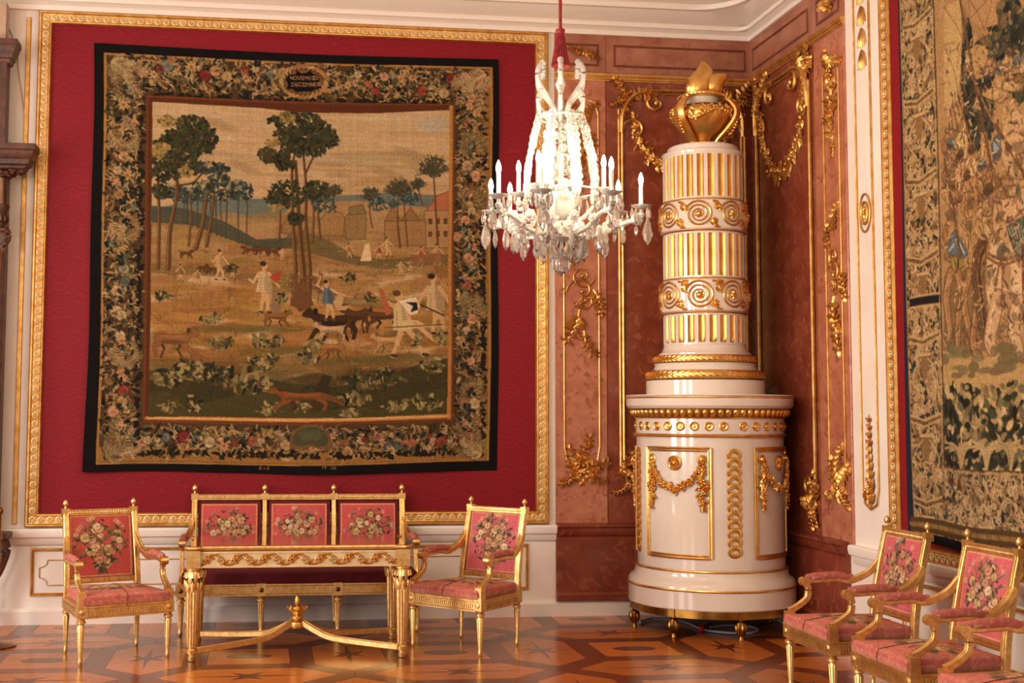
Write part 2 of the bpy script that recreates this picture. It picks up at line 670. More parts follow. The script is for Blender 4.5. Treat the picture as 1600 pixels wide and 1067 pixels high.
CORNICE = [(0, 4.777), (.034, 4.777), (.034, 4.806), (.026, 4.808), (.026, 4.816), (.075, 4.838), (.090, 4.838), (.090, 4.868), (.078, 4.870), (.078, 4.880), (.15, 4.905), (.215, 4.950), (.25, 4.952), (.25, 4.992),
           (.235, 4.994), (.235, 5.004), (.40, 5.045), (.50, 5.090), (.545, 5.092), (.545, 5.128), (.53, 5.130), (.53, 5.140), (.70, 5.165), (.86, 5.205), (.91, 5.207), (.91, 5.245)]
m = M()
rings = []
for d, z in CORNICE:
    rr = 0.0 if d < .09 else min(.42, (d - .09) * 1.6 + .12)
    path = [(-6.5, -d)]
    for k in range(9):
        a = pi / 2 - k / 8 * pi / 2
        path.append((XR - d - rr + rr * cos(a), -d - rr + rr * sin(a)))
    path.append((XR - d, FLOOR_Y0))
    rings.append([(x, y, z) for x, y in path])
n = len(rings[0])
m.add([p for rg in rings for p in rg], [(k * n + i, k * n + i + 1, (k + 1) * n + i + 1, (k + 1) * n + i) for k in range(len(rings) - 1) for i in range(n - 1)])
structure(m.build('trim_1', 'ceiling_paint', angle=20))


def sweep_u(T, prof, u0, u1):          # profile (w, v) swept along u
    m = M(T)
    k = len(prof)
    m.add([(u0, v, w) for w, v in prof] + [(u1, v, w) for w, v in prof],
          [(i, i + 1, k + i + 1, k + i) for i in range(k - 1)] + [tuple(range(k)), tuple(range(k, 2 * k))[::-1]])
    return m


structure(sweep_u(T_back, [(0, 0), (.030, 0), (.030, .100), (.022, .116), (.012, .122), (0, .122)], -6.5, XR).build('baseboard_back', 'white_paint', smooth=False))
structure(sweep_u(T_right, [(0, 0), (.030, 0), (.030, .100), (.022, .116), (.012, .122), (0, .122)], .03, 14).build('baseboard_right', 'white_paint', smooth=False))

DADO = [(0, .55), (.012, .55), (.012, .60), (.020, .612), (.030, .635), (.034, .655), (.052, .662), (.060, .690), (.060, .715), (.050, .727), (0, .727)]
sweep_u(T_back, DADO[2:], -6.5, 2.345).build('chair_rail', 'white_paint', wall_back, angle=25)
sweep_u(T_right, DADO[2:], 1.775, 14).build('chair_rail', 'white_paint', wall_right, angle=25)
DADO_M = [(0, .122), (.05, .122), (.05, .17), (.036, .19), (.036, .215), (.030, .22), (.030, .63), (.040, .64), (.055, .665), (.060, .70), (.075, .712), (.075, .727), (0, .745)]
sweep_u(T_back, DADO_M, 2.345, XR).build('marble_dado', 'marble_dado', wall_back, angle=25)
sweep_u(T_right, DADO_M, .0, 1.70).build('marble_dado', 'marble_dado', wall_right, angle=25)

# ------------------------------------------------------------------ marble revetment
def slab(T, u0, v0, u1, v1, w0, w1, material, parent, name='marble_panel', c=.004):
    return M(T).bev(u0, v0, w0, u1, v1, w1, c).build(name, material, parent, smooth=False)


def rect_mould(T, u0, v0, u1, v1, t, w0, w1, material, parent, name='panel_moulding'):
    """four mitred mouldings with a rounded face"""
    prof = [(-.5, w0), (-.5, w0 + (w1 - w0) * .55), (-.28, w1 * .9 + w0 * .1), (0, w0 + (w1 - w0) * .55), (.12, w1), (.36, w1), (.5, w0 + (w1 - w0) * .5), (.5, w0)]
    cs = [(u0, v0), (u1, v0), (u1, v1), (u0, v1)]
    sg = [(1, 1), (-1, 1), (-1, -1), (1, -1)]
    vs = []
    for (cu, cv), (su, sv) in zip(cs, sg):
        for a, w in prof:
            vs.append((cu - su * a * t, cv - sv * a * t, w))
    k = len(prof)
    m = M(T)
    m.add(vs, [(c * k + i, c * k + i + 1, ((c + 1) % 4) * k + i + 1, ((c + 1) % 4) * k + i) for c in range(4) for i in range(k - 1)])
    return m.build(name, material, parent, angle=30)


# back wall
slab(T_back, 2.345, .727, 2.778, 4.39, 0, .014, 'marble_pale', wall_back)
slab(T_back, 2.780, .727, XR, 4.39, 0, .008, 'marble_red', wall_back)
slab(T_back, 2.345, 4.452, 2.782, ZC, 0, .012, 'marble_frieze', wall_back)
slab(T_back, 2.784, 4.452, XR, ZC, 0, .012, 'marble_frieze', wall_back)
rect_mould(T_back, 2.40, 4.52, 2.711, 4.69, .018, .012, .022, 'marble_moulding', wall_back)
rect_mould(T_back, 2.855, 4.52, 3.985, 4.69, .018, .012, .022, 'marble_moulding', wall_back)
GILT = [(0, 4.388), (.016, 4.388), (.020, 4.400), (.028, 4.404), (.028, 4.416), (.034, 4.420), (.042, 4.434), (.044, 4.446), (.036, 4.452), (0, 4.452)]
sweep_u(T_back, GILT, 2.345, XR).build('gilt_cornice', 'gilding', wall_back, angle=25)
# right wall
slab(T_right, 0, .727, 1.262, 4.39, 0, .008, 'marble_red', wall_right)
slab(T_right, 1.264, .727, 1.775, 4.39, 0, .014, 'marble_pale', wall_right)
slab(T_right, 0, 4.452, 1.262, ZC, 0, .012, 'marble_frieze', wall_right)
slab(T_right, 1.264, 4.452, 1.775, ZC, 0, .012, 'marble_frieze', wall_right)
rect_mould(T_right, .07, 4.52, 1.17, 4.69, .018, .012, .022, 'marble_moulding', wall_right)
rect_mould(T_right, 1.34, 4.52, 1.70, 4.69, .018, .012, .022, 'marble_moulding', wall_right)
sweep_u(T_right, GILT, 0, 1.775).build('gilt_cornice', 'gilding', wall_right, angle=25)

# ------------------------------------------------------------------ gilded rococo relief
def rod(T, pts, r, w0, material, parent, name='gilt_moulding', closed=False, n=6):
    return M(T).tube([(p[0], p[1], w0) for p in pts], r, n=n, closed=closed).build(name, material, parent)


def berry(m, u, v, w, r):
    m.ball((u, v, w), r, r, r * .8, 7, 4)


def spray(m, u, v, ang, L, rnd, w=.014, n=5):
    """an acanthus spray: a curved stem with pairs of leaves and a curled tip"""
    bend = rnd.uniform(-1.3, 1.3)
    pts = []
    a = ang
    x, y = u, v
    for k in range(n + 1):
        pts.append((x, y, w + .010 * sin(pi * k / n)))
        x += L / n * cos(a)
        y += L / n * sin(a)
        a += bend / n
    m.tube(pts, [L * .050 * (1 - .7 * k / n) + .002 for k in range(n + 1)], n=5)
    a = ang
    for k in range(1, n + 1):
        a += bend / n
        for s in (-1, 1):
            l = L * rnd.uniform(.26, .42) * (1 - .35 * k / n)
            m.leaf(pts[k], a + s * rnd.uniform(.45, 1.0), l, l * .72, .012 + L * .03, curl=s * .5)
    m.leaf(pts[-1], a, L * .28, L * .18, .012)


def volute(m, u, v, ang, R, turn, r0, w=.016, n=22, turns=1.6):
    """a spiral scroll that starts at (u, v) heading along ang and winds inwards"""
    cx, cy = u + R * cos(ang + turn * pi / 2), v + R * sin(ang + turn * pi / 2)
    a0 = math.atan2(v - cy, u - cx)
    pts, rad = [], []
    for k in range(n):
        t = k / (n - 1)
        rr = R * (1 - .78 * t)
        a = a0 + turn * turns * 2 * pi * t
        pts.append((cx + rr * cos(a), cy + rr * sin(a), w + .008 * t))
        rad.append(r0 * (1 - .45 * t))
    m.tube(pts, rad, n=6)
    berry(m, cx, cy, w + .010, r0 * 1.3)


def bouquet(m, u, v, R, rnd, w=.016, nl=14, nb=7):
    for k in range(nl):
        a = rnd.uniform(0, 2 * pi)
        d = R * rnd.uniform(.1, .62)
        l = R * rnd.uniform(.35, .6)
        m.leaf((u + d * cos(a), v + d * sin(a), w * rnd.uniform(.6, 1.2)), a + rnd.uniform(-.7, .7), l, l * .6, .012)
    for k in range(nb):
        a = rnd.uniform(0, 2 * pi)
        d = R * rnd.uniform(0, .5)
        berry(m, u + d * cos(a), v + d * sin(a), w + .012, R * rnd.uniform(.09, .17))


def garland(m, pts, size, rnd, w=.018, step=.022, flowers=True):
    P = spline(pts, 14)
    d = 0
    last = P[0]
    m.tube([(p[0], p[1], w * .7) for p in P], size * .22, n=5)
    L = len(P)
    for k in range(1, L):
        d += math.hypot(P[k][0] - last[0], P[k][1] - last[1])
        last = P[k]
        while d > step:
            d -= step
            t = k / L
            sz = size * (.6 + .6 * sin(pi * min(1, t * 1.05)))
            for q in range(3):
                a = rnd.uniform(0, 2 * pi)
                m.leaf((P[k][0] + rnd.uniform(-.4, .4) * sz, P[k][1] + rnd.uniform(-.4, .4) * sz, w * rnd.uniform(.5, 1.0)), a, sz * rnd.uniform(.6, 1.0), sz * .45, .010)
            if flowers:
                berry(m, P[k][0] + rnd.uniform(-.4, .4) * sz, P[k][1] + rnd.uniform(-.4, .4) * sz, w + .012, sz * rnd.uniform(.14, .26))


def ornament(T, parent, fn, seed, name='gilt_ornament', material='gilding'):
    m = M(T)
    fn(m, random.Random(seed))
    return m.build(name, material, parent, angle=60, recalc=False)


# --- back wall, pale strip: a narrow gilt frame with pointed foot and three ornaments
ul, ur = 2.418, 2.712
um = (ul + ur) / 2
foot = [(ul, 4.10), (ul, 1.36), (ul + .02, 1.24), (ul + .07, 1.15), (um, 1.10), (ur - .07, 1.15), (ur - .02, 1.24), (ur, 1.36), (ur, 4.10)]
rod(T_back, foot, .0085, .018, 'gilding', wall_back)
rod(T_back, [(ul, 4.10), (ul + .03, 4.20), (um, 4.25), (ur - .03, 4.20), (ur, 4.10)], .0085, .018, 'gilding', wall_back)


def strip_bottom(m, rnd, um=um, v=1.16):
    bouquet(m, um, v, .13, rnd, nl=30, nb=14)
    for s in (-1, 1):
        spray(m, um, v - .02, pi / 2 + s * .9, .22, rnd)
        spray(m, um + s * .03, v - .03, pi / 2 - s * 2.2, .16, rnd)
        volute(m, um + s * .05, v - .08, pi / 2 + s * 1.2, .045, -s, .010)
    spray(m, um, v + .05, pi / 2, .22, rnd)


def strip_mid(m, rnd, um=um, top=2.92):
    volute(m, um - .13, top - .30, pi / 2, .13, -1, .015, turns=.75)
    volute(m, um + .10, top - .20, -pi / 2 - .3, .10, -1, .014, turns=1.2)
    volute(m, um - .02, top - .42, -pi / 4, .07, 1, .012, turns=1.3)
    spray(m, um, top - .02, pi / 2 + .2, .22, rnd)
    spray(m, um - .06, top - .12, pi / 2 + .6, .18, rnd)
    spray(m, um + .10, top - .28, -pi / 2 + .5, .20, rnd)
    spray(m, um - .02, top - .45, -pi / 2 - .2, .26, rnd)
    spray(m, um + .02, top - .62, -pi / 2, .22, rnd)
    bouquet(m, um - .01, top - .40, .07, rnd, nl=9, nb=4)
    for s in (-1, 1):
        bouquet(m, um + s * .15, top - .30, .035, rnd, nl=6, nb=2)


def strip_top(m, rnd, um=um, top=4.22):
    bouquet(m, um, top - .16, .11, rnd, nl=18, nb=9)
    spray(m, um, top - .20, -pi / 2 + .15, .34, rnd)
    spray(m, um + .03, top - .34, -pi / 2 - .2, .26, rnd)
    for s in (-1, 1):
        spray(m, um, top - .12, pi / 2 + s * 1.1, .16, rnd)
    garland(m, [(um, top - .5), (um + .01, top - .65), (um, top - .78)], .035, rnd)


def frieze_flower(m, rnd, um=um + .02, v=4.605):
    bouquet(m, um, v, .085, rnd, nl=14, nb=6, w=.024)
    for s in (-1, 1):
        spray(m, um, v, pi / 2 - s * (pi / 2 - .2), .13, rnd, w=.022)


for fn, sd in ((strip_bottom, 1), (strip_mid, 2), (strip_top, 3), (frieze_flower, 4)):
    ornament(T_back, wall_back, fn, sd)

# --- back wall, red field: wide moulding with rocaille corners and a hanging swag
fl, fr_, ft, fb = 2.905, 3.965, 4.315, 1.13
for pts in ([(fl, fb), (fl, ft - .16)], [(fr_, fb), (fr_, ft - .16)], [(fl + .16, ft), (fr_ - .16, ft)]):
    for off, r, w in ((-.018, .010, .016), (.010, .014, .022)):
        o = [(p[0] + (off if pts[0][0] == pts[1][0] else 0), p[1] + (off if pts[0][1] == pts[1][1] else 0)) for p in pts]
        rod(T_back, o, r, w, 'gilding', wall_back)


def rocaille(m, rnd, u, v, s, flip=1):
    volute(m, u, v - .34, pi / 2, .11, -s, .022, w=.022, turns=.9)
    volute(m, u + s * .30, v, pi if s > 0 else 0, .10, s * flip, .022, w=.022, turns=.9)
    m.tube(spline([(u, v - .36, .02), (u + s * .01, v - .20, .03), (u + s * .08, v - .07, .03), (u + s * .20, v - .01, .03), (u + s * .34, v, .02)], 5), .026, n=6)
    for a, l in ((pi / 2 + s * .7, .20), (pi / 2 - s * .9, .22), (-pi / 2 - s * .3, .16), (pi / 2 + s * 1.6, .15)):
        spray(m, u + s * .07, v - .08, a, l, rnd, w=.022)
    bouquet(m, u + s * .02, v - .04, .07, rnd, w=.022, nl=10, nb=4)


ornament(T_back, wall_back, lambda m, r: rocaille(m, r, fl + .005, ft, 1), 11)
ornament(T_back, wall_back, lambda m, r: rocaille(m, r, fr_ - .005, ft, -1), 12)
ornament(T_back, wall_back, lambda m, r: garland(m, [(fl + .10, ft - .18), (fl + .16, ft - .42), (fl + .30, ft - .58), (fl + .53, ft - .66), (fr_ - .30, ft - .58), (fr_ - .16, ft - .42), (fr_ - .10, ft - .18)], .085, r, step=.035), 13, 'gilt_garland')


def rocaille_low(m, rnd, u, v, s):
    volute(m, u, v + .16, -pi / 2, .10, s, .022, w=.022, turns=1.1)
    volute(m, u + s * .05, v - .02, -pi / 2 + s * .8, .08, s, .020, w=.022, turns=1.2)
    for a, l in ((pi / 2 + s * .3, .22), (-pi / 2 + s * .6, .16), (pi / 2 - s * 1.2, .18), (-pi / 2 - s * .5, .14)):
        spray(m, u + s * .04, v, a, l, rnd, w=.02)
    bouquet(m, u + s * .10, v - .02, .08, rnd, nl=14, nb=6, w=.02)


ornament(T_back, wall_back, lambda m, r: rocaille_low(m, r, fl, fb - .06, 1), 14)

# --- right wall, red field
gl, gr, gt, gb = .135, 1.185, 4.30, 1.05
for pts in ([(gl, gb), (gl, gt - .16)], [(gr, gb), (gr, gt - .16)], [(gl + .16, gt), (gr - .16, gt)]):
    for off, r, w in ((-.018, .010, .016), (.010, .014, .022)):
        o = [(p[0] + (off if pts[0][0] == pts[1][0] else 0), p[1] + (off if pts[0][1] == pts[1][1] else 0)) for p in pts]
        rod(T_right, o, r, w, 'gilding', wall_right)
ornament(T_right, wall_right, lambda m, r: rocaille(m, r, gl + .005, gt, 1), 21)
ornament(T_right, wall_right, lambda m, r: (rocaille(m, r, gr - .005, gt, -1), bouquet(m, gr - .05, gt - .05, .12, r, nl=20, nb=9)), 22)
ornament(T_right, wall_right, lambda m, r: garland(m, [(gl + .08, gt - .18), (gl + .14, gt - .45), (gl + .30, gt - .68), (gl + .52, gt - .78), (gr - .30, gt - .66), (gr - .14, gt - .40), (gr - .08, gt - .14)], .095, r, step=.035), 23, 'gilt_garland')
ornament(T_right, wall_right, lambda m, r: (rocaille_low(m, r, gr, gb - .10, -1), bouquet(m, gr - .03, gb - .02, .10, r)), 24)
# --- right wall, pale strip
sl_, sr_ = 1.435, 1.690
sm = (sl_ + sr_) / 2
rod(T_right, [(sl_, 4.10), (sl_, 1.24), (sl_ + .05, 1.12), (sm, 1.06), (sr_ - .05, 1.12), (sr_, 1.24), (sr_, 4.10)], .010, .018, 'gilding', wall_right)
rod(T_right, [(sl_, 4.10), (sm, 4.22), (sr_, 4.10)], .010, .018, 'gilding', wall_right)
ornament(T_right, wall_right, lambda m, r: strip_bottom(m, r, sm, 1.12), 31)
ornament(T_right, wall_right, lambda m, r: strip_mid(m, r, sm, 2.92), 32)
ornament(T_right, wall_right, lambda m, r: strip_top(m, r, sm, 4.26), 33)
ornament(T_right, wall_right, lambda m, r: frieze_flower(m, r, sm - .02, 4.605), 34)
# --- right wall, white pilaster: gilt outline, husk drop, oval rosette, foliate foot
pl, pr = 1.915, 2.145
pm = (pl + pr) / 2
for a in ([(pl, 4.62), (pl, 1.12), (pl + .03, 1.02), (pm, .985), (pr - .03, 1.02), (pr, 1.12), (pr, 4.62), (pm, 4.68)],):
    rod(T_right, a, .009, .006, 'gilding', wall_right, closed=True)
for k in range(4):
    v = 4.60 - k * .155
    m = M(T_right)
    for q in range(5):
        m.leaf((pm, v, .002), -pi / 2 + (q - 2) * .22, .15, .05, .010)
    m.build('gilt_husk', 'gilding', wall_right, angle=60, recalc=False)
ov = 2.995


def oval_rosette(m, rnd):
    for rr, t in ((.105, .007), (.060, .010)):
        m.tube([(pm + rr * .75 * cos(a), ov + rr * 1.25 * sin(a), .008) for a in np.linspace(0, 2 * pi, 25)[:-1]], t, n=6, closed=True)
    for k in range(8):
        m.leaf((pm, ov, .004), k * pi / 4, .05, .03, .012)
    berry(m, pm, ov, .016, .016)


ornament(T_right, wall_right, oval_rosette, 41, 'gilt_rosette')


def pilaster_foot(m, rnd):
    m.tube([(pm, 1.00, .012), (pm + .01, 1.3, .012), (pm, 1.62, .010)], [.014, .010, .004], n=5)
    for k in range(11):
        for s in (-1, 1):
            l = .10 * (1 - k / 18)
            m.leaf((pm, 1.02 + k * .055, .010), pi / 2 + s * rnd.uniform(.4, .8), l, l * .5, .012)
    bouquet(m, pm, 1.10, .09, rnd, nl=16, nb=6)


ornament(T_right, wall_right, pilaster_foot, 42)

# --- white wall left of the big frame: one gilt strip; dado panels with gilt frames
M(T_back).bev(-1.903, .76, 0, -1.867, 4.72, .012, .004).build('gilt_strip', 'gilding', wall_back, smooth=False)
rect_mould(T_back, -1.745, .225, 2.11, .565, .024, 0, .016, 'gilding', wall_back, 'gilt_moulding')
nl, nr, nb_, nt_ = -1.69, 2.005, .295, .485
notch = [(nl + .06, nb_), (nl + .055, nb_ + .03), (nl + .03, nb_ + .05), (nl, nb_ + .058), (nl, nt_ - .058), (nl + .03, nt_ - .05), (nl + .055, nt_ - .03), (nl + .06, nt_),
         (nr - .06, nt_), (nr - .055, nt_ - .03), (nr - .03, nt_ - .05), (nr, nt_ - .058), (nr, nb_ + .058), (nr - .03, nb_ + .05), (nr - .055, nb_ + .03), (nr - .06, nb_)]
rod(T_back, notch, .0045, .003, 'gilding', wall_back, closed=True)
rect_mould(T_right, 2.45, .225, 6.5, .565, .024, 0, .016, 'gilding', wall_right, 'gilt_moulding')

# ------------------------------------------------------------------ big gilt frames with red damask
def gilt_frame(T, u0, v0, u1, v1, t, label, parent_label, step):
    root = thing('gilt_frame', label, 'frame')
    prof = [(0, 0), (0, .030), (.10, .044), (.22, .044), (.27, .032), (.34, .030), (.76, .030), (.82, .038), (.92, .036), (1.0, .018), (1.0, 0)]
    cs = [(u0, v0, 1, 1), (u1, v0, -1, 1), (u1, v1, -1, -1), (u0, v1, 1, -1)]
    k = len(prof)
    for c in range(4):
        a, b = cs[c], cs[(c + 1) % 4]
        m = M(T)
        m.add([(q[0] + q[2] * s * t, q[1] + q[3] * s * t, w) for q in (a, b) for s, w in prof],
              [(i, i + 1, k + i + 1, k + i) for i in range(k - 1)] + [tuple(range(k)), tuple(range(k, 2 * k))[::-1]])
        m.build('frame_rail', 'gilding', root, angle=25)
    R = t * .185
    ring = M().tube([(R * cos(a), R * sin(a), 0) for a in np.linspace(0, 2 * pi, 13)[:-1]], R * .30, n=5, closed=True)
    ring.ball((0, 0, -.001), R * .36, R * .36, R * .3, 6, 4)
    proto = ring.build('ring_ornament', 'cream_gilt', root, angle=60)
    if T is T_back:
        rot = Matrix.Rotation(pi / 2, 4, 'X')
    else:
        rot = Matrix.Rotation(-pi / 2, 4, 'Z') @ Matrix.Rotation(pi / 2, 4, 'X')
    mid = t * .55
    spots = []
    nh, nv = int((u1 - u0 - 2 * mid) / step), int((v1 - v0 - 2 * mid) / step)
    for i in range(nh + 1):
        u = u0 + mid + (u1 - u0 - 2 * mid) * i / nh
        spots += [(u, v0 + mid), (u, v1 - mid)]
    for i in range(1, nv):
        v = v0 + mid + (v1 - v0 - 2 * mid) * i / nv
        spots += [(u0 + mid, v), (u1 - mid, v)]
    first = True
    for u, v in spots:
        mt = Matrix.Translation(Vector(T((u, v, .032)))) @ rot
        if first:
            proto.matrix_local = mt
            first = False
        elif T is T_back or u < 4.4:
            copy_part(proto, root, mt)
    return root


gilt_frame(T_back, -1.808, .735, 2.287, 4.777, .108, 'square gilded frame of rings around the red damask on the back wall', '', .0655)
gilt_frame(T_right, 2.343, .700, 6.60, 4.777, .112, 'gilded ring-carved frame on the right wall around the battle tapestry', '', .0655)
M(T_back).box(-1.71, .835, 0, 2.19, 4.68, .012).build('damask_panel', 'red_damask', wall_back, smooth=False)
M(T_right).box(2.45, .81, 0, 6.49, 4.68, .012).build('damask_panel', 'red_damask', wall_right, smooth=False)

# ------------------------------------------------------------------ woven pictures: a small painter on numpy arrays
FONT = {'N': '10001 11001 10101 10011 10001', 'O': '01110 10001 10001 10001 01110', 'V': '10001 10001 10001 01010 00100', 'E': '11111 10000 11110 10000 11111',
        'M': '10001 11011 10101 10001 10001', 'B': '11110 10001 11110 10001 11110', 'R': '11110 10001 11110 10010 10001', 'D': '11110 10001 10001 10001 11110',
        'C': '01111 10000 10000 10000 01111', 'I': '00100 00100 00100 00100 00100', 'T': '11111 00100 00100 00100 00100', 'H': '10001 10001 11111 10001 10001',
        'S': '01111 10000 01110 00001 11110', ' ': '00000 00000 00000 00000 00000', '.': '00000 00000 00100 00000 00000', 'F': '11111 10000 11110 10000 10000'}


class Canvas:
    def __init__(self, W, H, fill, tf=None, scale=1.0, seed=0):
        self.W, self.H, self.tf, self.s = W, H, tf or (lambda x, y: (x, y)), scale
        self.a = np.empty((H, W, 3), np.float32)
        self.a[:] = fill
        self.r = random.Random(seed)
        self.np = np.random.RandomState(seed)
        self.clip = None

    def _blend(self, x0, y0, x1, y1, al, col):
        if self.clip is not None:
            al = al * self.clip[y0:y1, x0:x1]
        self.a[y0:y1, x0:x1] += (np.array(col, np.float32) - self.a[y0:y1, x0:x1]) * al[..., None]

    def ell(self, x, y, rx, ry, col, ang=0.0, alpha=1.0, soft=1.0, raw=False):
        if not raw:
            x, y = self.tf(x, y)
            rx, ry = rx * self.s, ry * self.s
        R = max(rx, ry) + 1.5
        x0, x1, y0, y1 = max(0, int(x - R)), min(self.W, int(x + R) + 2), max(0, int(y - R)), min(self.H, int(y + R) + 2)
        if x0 >= x1 or y0 >= y1:
            return
        X, Y = np.meshgrid(np.arange(x0, x1) + .5 - x, np.arange(y0, y1) + .5 - y)
        c, s = cos(ang), sin(ang)
        d = np.sqrt(((X * c + Y * s) / max(rx, .3)) ** 2 + ((-X * s + Y * c) / max(ry, .3)) ** 2)
        al = np.clip((1 - d) * min(rx, ry) / soft + .5, 0, 1) * alpha
        self._blend(x0, y0, x1, y1, al, col)

    def poly(self, pts, col, alpha=1.0, raw=False):
        P = np.array([p if raw else self.tf(*p) for p in pts], np.float32)
        x0, x1 = max(0, int(P[:, 0].min()) - 1), min(self.W, int(P[:, 0].max()) + 2)
        y0, y1 = max(0, int(P[:, 1].min()) - 1), min(self.H, int(P[:, 1].max()) + 2)
        if x0 >= x1 or y0 >= y1:
            return
        al = np.zeros((y1 - y0, x1 - x0), np.float32)
        for ox in (.25, .75):
            for oy in (.25, .75):
                X, Y = np.meshgrid(np.arange(x0, x1) + ox, np.arange(y0, y1) + oy)
                ins = np.zeros(X.shape, bool)
                for i in range(len(P)):
                    a, b = P[i], P[(i + 1) % len(P)]
                    if a[1] == b[1]:
                        continue
                    ins ^= ((a[1] > Y) != (b[1] > Y)) & (X < (b[0] - a[0]) * (Y - a[1]) / (b[1] - a[1]) + a[0])
                al += ins * .25
        self._blend(x0, y0, x1, y1, al * alpha, col)

    def line(self, pts, w, col, alpha=1.0, w2=None, raw=False, smooth=False):
        if smooth:
            pts = spline(pts, 5)
        P = [p if raw else self.tf(*p) for p in pts]
        sc = 1 if raw else self.s
        n = len(P) - 1
        for i in range(n):
            ww = (w + ((w2 if w2 is not None else w) - w) * (i + .5) / n) * sc / 2
            (ax, ay), (bx, by) = P[i], P[i + 1]
            R = ww + 1.5
            x0, x1 = max(0, int(min(ax, bx) - R)), min(self.W, int(max(ax, bx) + R) + 2)
            y0, y1 = max(0, int(min(ay, by) - R)), min(self.H, int(max(ay, by) + R) + 2)
            if x0 >= x1 or y0 >= y1:
                continue
            X, Y = np.meshgrid(np.arange(x0, x1) + .5, np.arange(y0, y1) + .5)
            dx, dy = bx - ax, by - ay
            t = np.clip(((X - ax) * dx + (Y - ay) * dy) / max(dx * dx + dy * dy, 1e-6), 0, 1)
            d = np.hypot(X - ax - t * dx, Y - ay - t * dy)
            self._blend(x0, y0, x1, y1, np.clip(ww - d + .5, 0, 1) * alpha, col)

    def jit(self, col, j=14):
        k = self.r.uniform(-j, j)
        return tuple(min(255, max(0, c + k + self.r.uniform(-j, j) * .4)) for c in col)

    def foliage(self, x, y, rx, ry, n, cols, size=4.0, hi=None, ang=None):
        for k in range(n):
            a, d = self.r.uniform(0, 2 * pi), math.sqrt(self.r.random())
            px, py = x + rx * d * cos(a), y + ry * d * sin(a)
            c = self.r.choice(cols)
            if hi and sin(a) < -.1 and cos(a) < .5 and self.r.random() < .45:
                c = self.r.choice(hi)
            s = size * self.r.uniform(.6, 1.3)
            self.ell(px, py, s, s * self.r.uniform(.35, .7), self.jit(c), self.r.uniform(0, pi) if ang is None else ang + self.r.uniform(-.6, .6))

    def rose(self, x, y, r, col, dark=None):
        dk = dark or tuple(c * .55 for c in col)
        self.ell(x, y, r * 1.1, r * 1.05, dk)
        n = self.r.choice((5, 6, 7))
        a0 = self.r.uniform(0, 6)
        for k in range(n):
            a = a0 + 2 * pi * k / n
            self.ell(x + .55 * r * cos(a), y + .55 * r * sin(a), r * .50, r * .36, self.jit(col, 20), a + pi / 2)
        self.ell(x, y, r * .5, r * .46, self.jit(tuple(c * .86 for c in col)))
        self.ell(x - r * .1, y - r * .1, r * .3, r * .26, self.jit(col))
        self.ell(x, y, r * .13, r * .13, dk)

    def daisy(self, x, y, r, col, mid=(150, 90, 40)):
        for k in range(8):
            a = 2 * pi * k / 8
            self.ell(x + .6 * r * cos(a), y + .6 * r * sin(a), r * .42, r * .2, self.jit(col, 14), a)
        self.ell(x, y, r * .28, r * .28, mid)

    def acanthus(self, pts, w, col, dark):
        P = spline(pts, 6)
        self.line(P, w, dark, w2=w * .3)
        for k in range(1, len(P)):
            a = math.atan2(P[k][1] - P[k - 1][1], P[k][0] - P[k - 1][0])
            for s in (-1, 1):
                l = w * (1.5 - k / len(P)) * self.r.uniform(.7, 1.1)
                self.ell(P[k][0] + cos(a + s) * l * .6, P[k][1] + sin(a + s) * l * .6, l * .7, l * .24, self.jit(col, 26), a + s * .8)
                self.ell(P[k][0] + cos(a + s) * l * .7, P[k][1] + sin(a + s) * l * .7, l * .4, l * .07, dark, a + s * .8)
        self.line(P, w * .2, self.jit(col), w2=w * .1)

    def text(self, x, y, s, col, cell, aspect=1.0, alpha=1.0):
        for ch in s:
            for j, row in enumerate(FONT[ch].split()):
                for i, b in enumerate(row):
                    if b == '1':
                        self.poly([(x + i * cell * aspect, y + j * cell), (x + (i + 1) * cell * aspect, y + j * cell), (x + (i + 1) * cell * aspect, y + (j + 1) * cell), (x + i * cell * aspect, y + (j + 1) * cell)], col, alpha)
            x += 6 * cell * aspect

    def set_clip(self, pts):
        c = Canvas(self.W, self.H, (0, 0, 0), self.tf, self.s)
        c.poly(pts, (1, 1, 1))
        self.clip = c.a[..., 0].copy()

    def cloth(self, pts, col, folds=5, edge=.55):
        """a draped or fleshy shape: flat tone, darker contour, soft folds and lights inside"""
        pts = spline(list(pts) + [pts[0]], 4)[:-1]
        self.poly(pts, col)
        dk, lt = tuple(q * edge for q in col), tuple(min(255, q * 1.2) for q in col)
        X, Y = [p[0] for p in pts], [p[1] for p in pts]
        cx, cy = sum(X) / len(X), sum(Y) / len(Y)
        n = len(pts)
        for k in range(folds):
            i = self.r.randrange(n)
            a, b = pts[i], pts[(i + n // 2) % n]
            t = self.r.uniform(.15, .35)
            m = (cx + self.r.uniform(-.12, .12) * (max(X) - min(X)), cy + self.r.uniform(-.12, .12) * (max(Y) - min(Y)))
            p0 = (a[0] + (m[0] - a[0]) * t, a[1] + (m[1] - a[1]) * t)
            p1 = (b[0] + (m[0] - b[0]) * (1 - t) * .8, b[1] + (m[1] - b[1]) * (1 - t) * .8)
            self.line([p0, m, p1], 1.8, dk, .55, w2=.6, smooth=True)
            self.line([(p0[0] - 1.8, p0[1]), (m[0] - 1.8, m[1]), (p1[0] - 1.8, p1[1])], 1.8, lt, .6, w2=.6, smooth=True)
        self.line(list(pts) + [pts[0]], 1.0, dk, .6)

